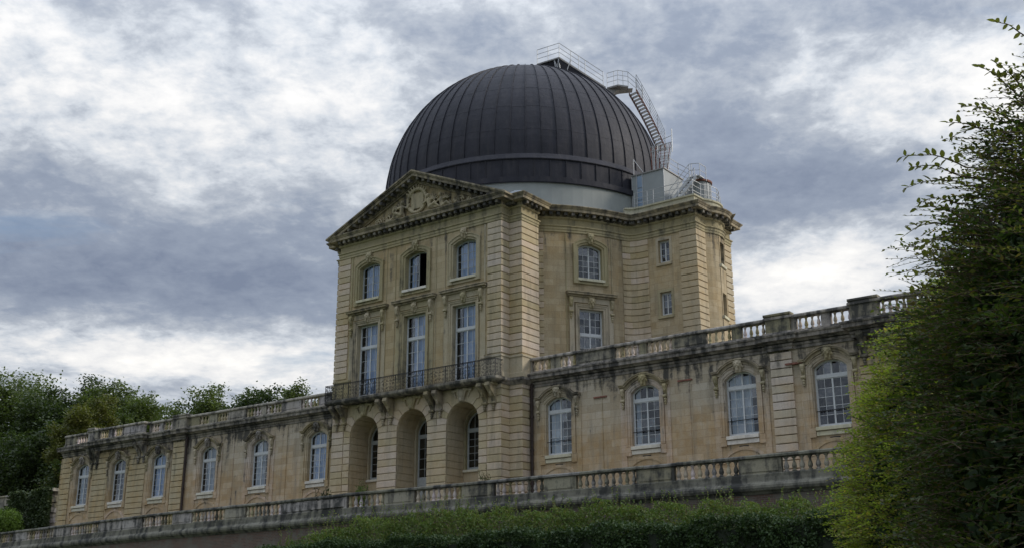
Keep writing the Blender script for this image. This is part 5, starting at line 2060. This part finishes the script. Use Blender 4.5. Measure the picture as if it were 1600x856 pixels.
def broad_tree(name, label, x, y, zg, top, rx, ry, mats, nleaf=9000, size=0.42, low=0.35, group='trees rising behind the left wing', lobes=16, seed=0):
    """trunk, limbs and a crown of many leaf clumps with gaps between them"""
    random.seed(100 + seed)
    t = thing(name, label, 'tree', (x, y, zg), group)
    Ht = top - zg
    b = MB()
    tr = MB()
    th = Ht * low * 0.9
    tr.tube([(x, y, zg - 0.2), (x + 0.2, y, zg + th * 0.5), (x + 0.1, y + 0.1, zg + th), (x, y, zg + Ht * 0.72)], [Ht * 0.022, Ht * 0.017, Ht * 0.014, Ht * 0.006], 8)
    tr.obj('trunk', M_BARK, t)
    tips = []
    for k_ in range(9):
        a = k_ * 2.4 + random.random()
        z_ = zg + th + (Ht * 0.35) * (k_ / 9)
        d = Vector((math.cos(a), math.sin(a), 0.65)).normalized()
        tips += limb(b, Vector((x, y, z_)), d, min(rx, ry) * 0.42, Ht * 0.008, 2)
    b.obj('limb', M_BARK, t)
    cz_ = zg + Ht * (low + 1) / 2
    rz2 = Ht * (1 - low) / 2
    # lobes: big bulges over the crown, each filled with clumps
    lob = []
    for k_ in range(lobes):
        a = 2 * math.pi * k_ * 0.618 + random.uniform(-0.3, 0.3)
        v = -0.75 + 1.65 * ((k_ + 0.5) / lobes)
        v = max(-0.8, min(0.93, v))
        s_ = math.sqrt(max(0.05, 1 - v * v)) * random.uniform(0.62, 0.80)
        lob.append((x + rx * s_ * math.cos(a), y + ry * s_ * math.sin(a), cz_ + rz2 * v * 0.74, random.uniform(0.36, 0.46)))
    lob.append((x, y, cz_ + rz2 * 0.2, 0.5))
    nc = 44
    nleaf = int(nleaf * 2.7)
    size = size * 0.70
    C = []
    for (lx, ly, lz, lr) in lob:
        R_ = lr * min(rx, rz2 * 1.1)
        dv = rng.normal(size=(nc, 3))
        dv /= np.linalg.norm(dv, axis=1)[:, None]
        cc = np.array([lx, ly, lz]) + dv * (R_ * rng.uniform(0.2, 0.95, (nc, 1)))
        cc = cc[dv[:, 2] > -0.75]
        per = max(6, int(nleaf / (len(lob) * len(cc))))
        for c_ in cc:
            q = rng.normal(size=(per, 3)) * np.array([1, 1, 0.62]) * R_ * 0.17
            C.append(c_ + q)
    C = np.concatenate(C)
    hi_, lo_ = np.percentile(C[:, 2], 99.3), C[:, 2].min()
    C[:, 2] = lo_ + (C[:, 2] - lo_) * (top - lo_) / (hi_ - lo_)
    leaf_mesh('crown', C, size, mats, t, kind='stuff', flat=0.35, aspect=0.8, fold=0.12)
    return t


ZG = 7.6
GRP = 'trees rising behind the left wing'
broad_tree('broadleaf_tree', 'tallest dark green tree at the left edge of the picture', -92.5, 27, ZG, 31.4, 10.5, 9, L_FAR2, 26000, 0.50, 0.12, lobes=26, seed=1)
broad_tree('broadleaf_tree', 'broad dark tree second from the left edge, above the ivy-covered wall', -79.5, 27, ZG, 29.1, 7.6, 7, L_FAR, 22000, 0.46, 0.10, lobes=24, seed=2)
broad_tree('broadleaf_tree', 'dark rounded tree behind the yellowish tree and the far left end of the wing', -72.5, 28, ZG, 27.8, 6.0, 6, L_FAR2, 17000, 0.46, 0.15, lobes=22, seed=3)
broad_tree('broadleaf_tree', 'yellowish olive tree just above the far left corner of the wing', -61.0, 17, ZG, 23.8, 3.9, 3.6, L_OLIVE, 9500, 0.34, 0.2, lobes=14, seed=4)
broad_tree('broadleaf_tree', 'loose-leaved tree on the right of the left-hand group, sky showing through its edge', -64.6, 27, ZG, 25.9, 5.4, 5.5, L_FAR2, 11000, 0.40, 0.2, lobes=18, seed=5)
broad_tree('broadleaf_tree', 'rounded tree right of the gap, above the left wing balustrade', -48.4, 24, ZG, 24.2, 5.6, 5.5, L_FAR2, 14000, 0.38, 0.25, lobes=20, seed=6)
broad_tree('broadleaf_tree', 'dark tree between two others above the middle of the left wing', -43.2, 26, ZG, 23.9, 4.9, 5, L_FAR, 12000, 0.38, 0.25, lobes=18, seed=7)
broad_tree('broadleaf_tree', 'small tree top showing beside the left corner of the central block', -37.2, 25, ZG, 23.3, 4.0, 4, L_FAR2, 7000, 0.36, 0.3, lobes=12, seed=8)
broad_tree('broadleaf_tree', 'dense dark tree filling the shade at the lower left behind the garden wall', -71.5, 19, ZG, 21.5, 10.5, 5, L_FAR, 20000, 0.46, 0.02, lobes=30, seed=9)
broad_tree('broadleaf_tree', 'shade-darkened tree low at the left edge below the tallest tree', -82, 15, ZG, 21.0, 7.5, 5, L_FAR, 15000, 0.46, 0.02, lobes=24, seed=10)
broad_tree('broadleaf_tree', 'dark tree low behind the left end pier of the building', -58.5, 17, ZG, 18.6, 5.2, 5, L_FAR, 10000, 0.42, 0.05, lobes=18, seed=11)


def bush(name, label, cat, x, y, z, rx, ry, rz2, n, size, m_, group=None, wild=0.0):
    t = thing(name, label, cat, (x, y, z), group)
    nl = 10
    C = []
    for k_ in range(nl):
        a = rng.uniform(0, 6.28)
        s_ = rng.uniform(0.2, 0.65)
        c_ = np.array([x + rx * s_ * math.cos(a), y + ry * s_ * math.sin(a), z + rz2 * rng.uniform(0.5, 1.25)])
        dv = rng.normal(size=(n // nl, 3))
        dv /= np.linalg.norm(dv, axis=1)[:, None]
        C.append(c_ + dv * np.array([rx, ry, rz2]) * rng.uniform(0.25, 0.62, (n // nl, 1)))
    C = np.concatenate(C)
    C = C[C[:, 2] > z]
    leaf_mesh('foliage', C, size, m_, t, kind='stuff', aspect=0.6)
    b = MB()
    for k_ in range(6):
        a = k_ * 1.05
        b.tube([(x, y, z - 0.1), (x + rx * 0.35 * math.cos(a), y + ry * 0.35 * math.sin(a), z + rz2 * 0.8), (x + rx * 0.55 * math.cos(a), y + ry * 0.55 * math.sin(a), z + rz2 * 1.5)], [0.03, 0.02, 0.006], 5)
    if wild:
        tips = []
        for k_ in range(int(wild)):
            a = rng.uniform(0, 6.28)
            p = Vector((x + rx * rng.uniform(-0.9, 0.9), y + ry * rng.uniform(-0.6, 0.6), z + rz2 * 1.3))
            q = p + Vector((rng.uniform(-0.25, 0.25), rng.uniform(-0.2, 0.2), rng.uniform(0.25, 0.75)))
            b.tube([p, q], [0.01, 0.004], 4)
            for j in range(10):
                tips.append(tuple(p.lerp(q, j / 9) + Vector((rng.uniform(-0.05, 0.05), rng.uniform(-0.05, 0.05), 0))))
        leaf_mesh('shoot', np.array(tips), size * 0.9, m_, t, kind='stuff', aspect=0.5)
    b.obj('stem', M_TWIG, t)
    return t


bush('bush', 'bright green bush at the far left edge in front of the ivy wall', 'bush', -45.6, 0.9, 7.7, 1.9, 1.2, 1.9, 6500, 0.17, L_BRIGHT)
bush('weed', 'leafy weed growing behind the balustrade below the first arch', 'plant', -1.45, -3.9, 7.65, 0.65, 0.3, 0.85, 700, 0.11, L_WILD, 'weeds on the terrace', 8)
bush('weed', 'tufted weed behind the balustrade at the corner of the central block', 'plant', 7.25, -4.0, 7.65, 0.35, 0.25, 0.85, 500, 0.10, L_HORN, 'weeds on the terrace', 3)
bush('weed', 'dark green weed behind the balustrade left of the first arch', 'plant', -4.6, -3.9, 7.65, 0.8, 0.3, 0.80, 700, 0.12, L_FAR, 'weeds on the terrace', 4)

# clipped hedge in the middle distance
HG = thing('clipped_hedge', 'long dark clipped hedge below the terrace balustrade', 'hedge', (16, -13, 0))


def htop(x):
    return 5.05 - 1.0 * np.exp(-np.maximum(x + 0.4, 0) / 1.0) + 0.10 * np.sin(x * 1.3) + 0.07 * np.sin(x * 3.1 + 1)


n = 96000
u = rng.random((n, 3))
xs2 = -0.6 + u[:, 0] * 33
zz = u[:, 1] ** 0.7 * htop(xs2)
lump_ = 0.14 * np.sin(xs2 * 2.1 + zz * 1.7) + 0.10 * np.sin(xs2 * 4.7 - zz * 2.9) + 0.06 * np.sin(xs2 * 9.1 + zz * 6.0)
yy = -14.0 - lump_ + rng.random(n) * 0.28
k2 = rng.random(n) < 0.16
zz = np.where(k2, htop(xs2) + rng.normal(size=n) * 0.07, zz)
yy = np.where(k2, -14 + rng.random(n) * 2.0, yy)
leaf_mesh('foliage', np.stack([xs2, yy, zz], 1), 0.115, L_HEDGE, HG, kind='stuff', aspect=0.7)
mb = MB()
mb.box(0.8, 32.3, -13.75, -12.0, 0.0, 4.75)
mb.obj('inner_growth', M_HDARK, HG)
# wild shrubs between the hedge and the wall
wsp = [(-1.1, -8.6, 5.6, 1.8, 0.9), (1.6, -9.0, 6.15, 1.7, 0.7), (4.3, -9.0, 6.55, 1.8, 0.5), (7.0, -9.1, 6.5, 1.7, 0.45), (9.6, -9.2, 6.62, 1.7, 0.4),
       (12.2, -9.2, 6.42, 1.8, 0.4), (14.9, -9.2, 6.3, 1.8, 0.35), (17.6, -9.2, 6.42, 1.8, 0.45), (20.3, -9.2, 6.2, 1.8, 0.4), (23.0, -9.2, 6.1, 1.8, 0.4), (25.7, -9.2, 6.0, 1.8, 0.4), (28.4, -9.2, 6.0, 1.8, 0.4)]
desc = ['leftmost overgrown shrub, where the hedge begins under the dark stone panel', 'overgrown shrub under the pale white balusters of the terrace', 'overgrown shrub below the terrace wall under the right-hand arch',
        'shrub with loose shoots below the corner of the central block', 'wild shrub below the downpipe corner of the right wing', 'low shrub under the first window of the right wing',
        'low reddish green shrub between the first two windows of the right wing', 'taller tufted shrub under the second window of the right wing', 'shrub under the blank bay left of the curtained window',
        'pale green shrub under the curtained window of the right wing', 'shrub beneath the blackened pier of the right wing', 'rightmost wild shrub beside the tall hornbeam']
for i, (x, y, top, rx, wl) in enumerate(wsp):
    h_ = top - 2.2
    t = thing('shrub', desc[i], 'shrub', (x, y, 0), 'wild shrubs between hedge and terrace wall')
    n = 5200
    u = rng.random((n, 3))
    xx_ = x + (u[:, 0] - 0.5) * 2 * rx
    tp = top - 0.55 * ((xx_ - x) / rx) ** 2 + 0.16 * np.sin(xx_ * 3.7) + 0.10 * np.sin(xx_ * 8.3 + i)
    zz = tp - (u[:, 1] ** 1.6) * 2.6
    yy = y - 0.7 + rng.random(n) * 1.4 - 0.35 * np.minimum(1, (tp - zz))
    leaf_mesh('foliage', np.stack([xx_, yy, zz], 1), 0.13, L_WILD, t, kind='stuff', aspect=0.5)
    sp_, tw = [], MB()
    for k_ in range(26):
        xk = x + rng.uniform(-0.95, 0.95) * rx
        zk_ = top - 0.55 * ((xk - x) / rx) ** 2
        p = Vector((xk, y + rng.uniform(-0.5, 0.3), zk_ - 0.2))
        q = p + Vector((rng.uniform(-0.3, 0.3), rng.uniform(-0.2, 0.2), rng.uniform(0.3, 0.55 + wl)))
        tw.tube([p, q], [0.012, 0.004], 4)
        for j in range(9):
            sp_.append(tuple(p.lerp(q, (j + 1) / 9) + Vector((rng.uniform(-0.05, 0.05), rng.uniform(-0.05, 0.05), 0))))
    leaf_mesh('shoot', np.array(sp_), 0.12, L_WILD, t, kind='stuff', aspect=0.5)
    for k_ in range(5):
        tw.tube([(x + (k_ - 2) * rx * 0.3, y, 0), (x + (k_ - 2) * rx * 0.36, y, top - 1.0)], [0.04, 0.015], 5)
    tw.obj('stem', M_TWIG, t)

# ---- hornbeams at the right
FW = Vector((math.sin(YAW), math.cos(YAW), 0))
RT = Vector((math.cos(YAW), -math.sin(YAW), 0))


def leafshape(sz=1.0):
    """pointed oval leaf folded along its midrib, base at the origin, along +x"""
    b = MB()
    pr = [(0.0, 0.0), (0.18, 0.17), (0.45, 0.25), (0.75, 0.16), (1.0, 0.0)]
    vs = [(0, 0, 0), (0.3, 0, -0.015), (0.65, 0, -0.02), (1.0, 0, -0.05)]
    up_ = [(0.15, 0.19, 0.05), (0.45, 0.27, 0.07), (0.78, 0.16, 0.03)]
    vs += up_ + [(x, -y, z) for x, y, z in up_]
    b.add([(x * sz, y * sz, z * sz) for x, y, z in vs], [(0, 1, 5, 4), (1, 2, 6, 5), (2, 3, 6), (0, 7, 8, 1), (1, 8, 9, 2), (2, 9, 3)])
    return b


LV = np.array([(0, 0, 0), (0.42, 0.25, 0.06), (1.0, 0, -0.05), (0.42, -0.25, 0.06), (0.5, 0, -0.02)])
LF = [(0, 4, 1), (4, 2, 1), (0, 3, 4), (4, 3, 2)]


def sprays(name, P, D, size, nper, length, m_, parent):
    """leafy twigs: base P, direction D; leaves alternate left and right, lying nearly level"""
    n = len(P)
    D = D / np.linalg.norm(D, axis=1)[:, None]
    upv = np.array([0, 0, 1.0]) + rng.normal(size=(n, 3)) * 0.35
    S = np.cross(D, upv)
    S /= np.linalg.norm(S, axis=1)[:, None]
    N = np.cross(S, D)
    j = np.arange(nper)
    tt = (j + 0.5) / nper
    L_ = length * rng.uniform(0.7, 1.25, (n, 1))
    base = P[:, None, :] + D[:, None, :] * (tt[None, :, None] * L_[:, :, None]) + np.array([0, 0, -1.0]) * (tt ** 2)[None, :, None] * L_[:, :, None] * 0.18
    sg = np.where(j % 2 == 0, 1.0, -1.0)[None, :, None]
    ang = rng.uniform(0.5, 1.1, (n, nper, 1))
    X = D[:, None, :] * np.cos(ang) + S[:, None, :] * sg * np.sin(ang) + rng.normal(size=(n, nper, 3)) * 0.22
    X /= np.linalg.norm(X, axis=2)[:, :, None]
    Z = N[:, None, :] + rng.normal(size=(n, nper, 3)) * 0.38
    Z -= X * np.sum(X * Z, 2)[:, :, None]
    Z /= np.linalg.norm(Z, axis=2)[:, :, None]
    Y = np.cross(Z, X)
    s_ = size * rng.uniform(0.65, 1.2, (n, nper, 1, 1)) * (1.05 - 0.3 * tt)[None, :, None, None]
    V = base[:, :, None, :] + s_ * (X[:, :, None, :] * LV[None, None, :, 0:1] + Y[:, :, None, :] * LV[None, None, :, 1:2] + Z[:, :, None, :] * LV[None, None, :, 2:3])
    nl = n * nper
    me = bpy.data.meshes.new(name)
    nv_ = len(LV)
    me.vertices.add(nl * nv_)
    me.vertices.foreach_set('co', V.reshape(-1))
    fl = [i for f_ in LF for i in f_]
    cnt = [len(f_) for f_ in LF]
    loops = (np.arange(nl) * nv_)[:, None] + np.array(fl)[None]
    me.loops.add(nl * len(fl))
    me.loops.foreach_set('vertex_index', loops.reshape(-1).astype(np.int32))
    st = np.cumsum([0] + cnt[:-1])
    starts = (np.arange(nl) * len(fl))[:, None] + st[None]
    me.polygons.add(nl * len(LF))
    me.polygons.foreach_set('loop_start', starts.reshape(-1).astype(np.int32))
    me.materials.append(m_)
    me.update(calc_edges=True)
    # the twigs themselves, three-sided and thin
    ts = np.linspace(0, 1, 4)
    Q = P[:, None, :] + D[:, None, :] * (ts[None, :, None] * L_[:, :, None]) + np.array([0, 0, -1.0]) * (ts ** 2)[None, :, None] * L_[:, :, None] * 0.18
    rr = (0.0045 * (1 - 0.7 * ts))[None, :, None]
    ring = np.stack([Q + S[:, None, :] * rr, Q - S[:, None, :] * rr * 0.5 + N[:, None, :] * rr, Q - S[:, None, :] * rr * 0.5 - N[:, None, :] * rr], 2)
    tm = bpy.data.meshes.new('twig')
    tm.vertices.add(n * 12)
    tm.vertices.foreach_set('co', ring.reshape(-1))
    q_ = np.array([[i * 3 + k_, i * 3 + (k_ + 1) % 3, (i + 1) * 3 + (k_ + 1) % 3, (i + 1) * 3 + k_] for i in range(3) for k_ in range(3)]).reshape(-1)
    lp = (np.arange(n) * 12)[:, None] + q_[None]
    tm.loops.add(lp.size)
    tm.loops.foreach_set('vertex_index', lp.reshape(-1).astype(np.int32))
    tm.polygons.add(n * 9)
    tm.polygons.foreach_set('loop_start', (np.arange(n * 9) * 4).astype(np.int32))
    tm.materials.append(M_TWIG)
    tm.update(calc_edges=True)
    link('twig', tm, parent, kind='stuff')
    return link(name, me, parent, kind='stuff')


def hornbeam(name, label, fwd, right, prof, size, dens, m_, inner, zt, az_range, extra=0):
    """tall hornbeam; prof: list of (z, radius)"""
    c_ = Vector((CAM.x, CAM.y, 0)) + FW * fwd + RT * right
    t = thing(name, label, 'tree', (c_.x, c_.y, 0), 'hornbeams at the right edge')
    b = MB()
    b.tube([(c_.x, c_.y, -0.1), (c_.x + 0.05, c_.y, 1.5), (c_.x, c_.y + 0.05, zt * 0.6), (c_.x, c_.y, zt * 0.93)], [0.22, 0.18, 0.10, 0.02], 8)
    b.obj('trunk', M_BARK, t)
    b = MB()
    zs_ = [p[0] for p in prof]
    rs_ = [p[1] for p in prof]
    R_ = lambda z: np.interp(z, zs_, rs_)
    for k_ in range(60):
        a = k_ * 2.399
        z_ = 0.8 + (zt - 1.5) * k_ / 60
        rr = float(R_(z_ + 0.5)) * 0.9
        b.tube([(c_.x, c_.y, z_), (c_.x + rr * 0.5 * math.cos(a), c_.y + rr * 0.5 * math.sin(a), z_ + rr * 0.25), (c_.x + rr * math.cos(a), c_.y + rr * math.sin(a), z_ + rr * 0.35)], [0.045, 0.025, 0.008], 5)
    b.obj('limb', M_BARK, t)
    area = 2 * math.pi * float(np.mean(rs_)) * (zt - 0.3) * (az_range[1] - az_range[0]) / (2 * math.pi)
    n_ = int(area * dens)
    u = rng.random((n_, 3))
    z = 0.2 + u[:, 0] * (zt - 0.2)
    keep = u[:, 2] < np.maximum(0.45, R_(z) / max(rs_))
    z = z[keep]
    az = az_range[0] + u[keep, 1] * (az_range[1] - az_range[0])
    bumpy = 0.12 * np.sin(az * 7 + z * 2.3) + 0.10 * np.sin(az * 13 - z * 4.1) + 0.09 * np.sin(z * 7.0 + az * 3) + rng.normal(size=len(z)) * 0.06
    lay = rng.random(len(z)) ** 2 * 0.55
    r_ = np.maximum(0.05, R_(z) + bumpy - lay - 0.22)
    ca, sa_ = np.cos(az), np.sin(az)
    P = np.stack([c_.x + r_ * ca, c_.y + r_ * sa_, z], 1)
    D = np.stack([ca, sa_, np.full(len(z), 0.16)], 1) + rng.normal(size=(len(z), 3)) * np.array([0.45, 0.45, 0.25])
    sprays('crown', P, D, size, 11, 0.36, m_, t)
    if az_range[0] < toL - 1.65 and extra:
        ex = int(extra)
        z = rng.uniform(3.9, zt - 0.3, ex)
        az = toL + rng.normal(size=ex) * 0.6
        r_ = R_(z) - 0.15
        P = np.stack([c_.x + r_ * np.cos(az), c_.y + r_ * np.sin(az), z], 1)
        D = np.stack([np.cos(az), np.sin(az), rng.uniform(0.0, 0.6, ex)], 1) + rng.normal(size=(ex, 3)) * 0.2
        sprays('loose_shoot', P, D, size * 0.85, 13, 0.55, L_SHOOT, t)
    # inner leaves close the crown
    ni = inner
    u = rng.random((ni, 3))
    z = 0.1 + u[:, 0] * (zt - 0.6)
    r_ = np.maximum(0.02, R_(z) - 0.42) * (0.62 + 0.38 * np.sqrt(u[:, 1]))
    az = u[:, 2] * 2 * math.pi
    C = np.stack([c_.x + r_ * np.cos(az), c_.y + r_ * np.sin(az), z], 1)
    leaf_mesh('inner_leaves', C, size * 1.7, L_HEDGE, t, kind='stuff', aspect=0.9)
    return t, c_


toC = math.atan2(-FW.y, -FW.x)      # azimuth from the tree towards the camera
toL = math.atan2(-RT.y, -RT.x)      # towards the left
lo, hi = toC - 2.2, toC + 1.2
# smaller hornbeam a little further off, its sunlit look put into the leaf colour
hornbeam('hornbeam', 'sunlit yellow-green hornbeam in front of the right wing, lower and left of the tallest one', 17.0, 8.3,
         [(0, 3.5), (2.6, 3.45), (3.6, 3.3), (4.7, 3.05), (5.4, 2.75), (6.1, 2.3), (6.7, 1.7), (7.2, 1.0), (7.6, 0.4)], 0.076, 185, L_HORN2, 80000, 7.6, (toL - 1.9, toL + 2.0))
TB, cB = hornbeam('hornbeam', 'tall dark hornbeam at the right edge with long loose shoots against the sky', 9.3, 6.1,
                  [(0, 2.95), (2.2, 2.85), (3.4, 2.75), (4.0, 2.6), (4.4, 2.5), (4.75, 2.32), (5.2, 2.08), (5.65, 1.8), (6.15, 1.45), (7.1, 0.62), (7.7, 0.2)], 0.070, 210, L_HORN, 90000, 7.7, (toL - 1.7, toL + 2.1), 260)
# loose shoots, each leaf its own piece
leafm = []
for k_ in range(4):
    leafm.append(leafshape(0.066 + 0.007 * k_).mesh('leaf', L_SHOOT))
shoots = [(1510, 262, 1406, 246, 9.2), (1500, 276, 1420, 262, 9.1), (1520, 292, 1412, 296, 9.0), (1495, 318, 1432, 318, 9.2), (1500, 340, 1428, 326, 9.3), (1480, 352, 1410, 370, 9.1), (1565, 222, 1478, 192, 8.9), (1560, 205, 1484, 216, 8.8), (1580, 190, 1502, 166, 8.7), (1590, 150, 1526, 104, 8.5), (1605, 150, 1552, 96, 8.4), (1606, 62, 1553, 34, 8.2), (1500, 392, 1440, 404, 9.4), (1490, 372, 1443, 386, 9.5), (1545, 246, 1496, 244, 8.9), (1600, 120, 1560, 124, 8.3), (1475, 425, 1424, 436, 9.7), (1470, 450, 1418, 462, 9.8)]
cnt_ = 0
tw = MB()
random.seed(3)
small_P, small_D = [], []
for (ax, ay, bx, by, dep) in shoots:
    da, db = direction(ax, ay), direction(bx, by)
    p0 = CAM + da * (9.35 / da.dot(FW))
    p1 = CAM + db * (9.15 / db.dot(FW))
    L_ = (p1 - p0).length
    n_ = int(L_ / 0.042)
    pts = []
    for i in range(9):
        t = i / 8
        pts.append(p0.lerp(p1, t) + Vector((0, 0, 0.10 * L_ * math.sin(math.pi * t) + random.uniform(-0.008, 0.008))))
    root_ = Vector((cB.x, cB.y, p0.z - 0.25))
    tw.tube([p0.lerp(root_, 0.45), p0], [0.012, 0.007], 4)
    tw.tube(pts, [0.007 - 0.0006 * i for i in range(9)], 4)
    d = (p1 - p0).normalized()
    side = d.cross(Vector((0, 0, 1))).normalized()
    for i in range(n_):
        t = 0.12 + 0.9 * i / n_
        tt_ = min(t, 1.0) * 8
        i0 = min(7, int(tt_))
        p = pts[i0].lerp(pts[i0 + 1], tt_ - i0)
        s_ = 1 if i % 2 else -1
        x_ = (d * 0.55 + side * s_ * random.uniform(0.2, 0.8) + Vector((0, 0, random.uniform(-0.7, 0.7)))).normalized()
        zv = Vector((random.uniform(-0.8, 0.8), random.uniform(-0.8, 0.8), 1))
        yv = zv.cross(x_).normalized()
        zv = x_.cross(yv)
        if cnt_ < 290:
            o = link('leaf', leafm[random.randrange(4)], TB)
            Mx = Matrix((x_, yv, zv)).transposed().to_4x4()
            Mx.translation = p
            o.matrix_basis = Mx
            cnt_ += 1
tw.obj('shoot', M_TWIG, TB)
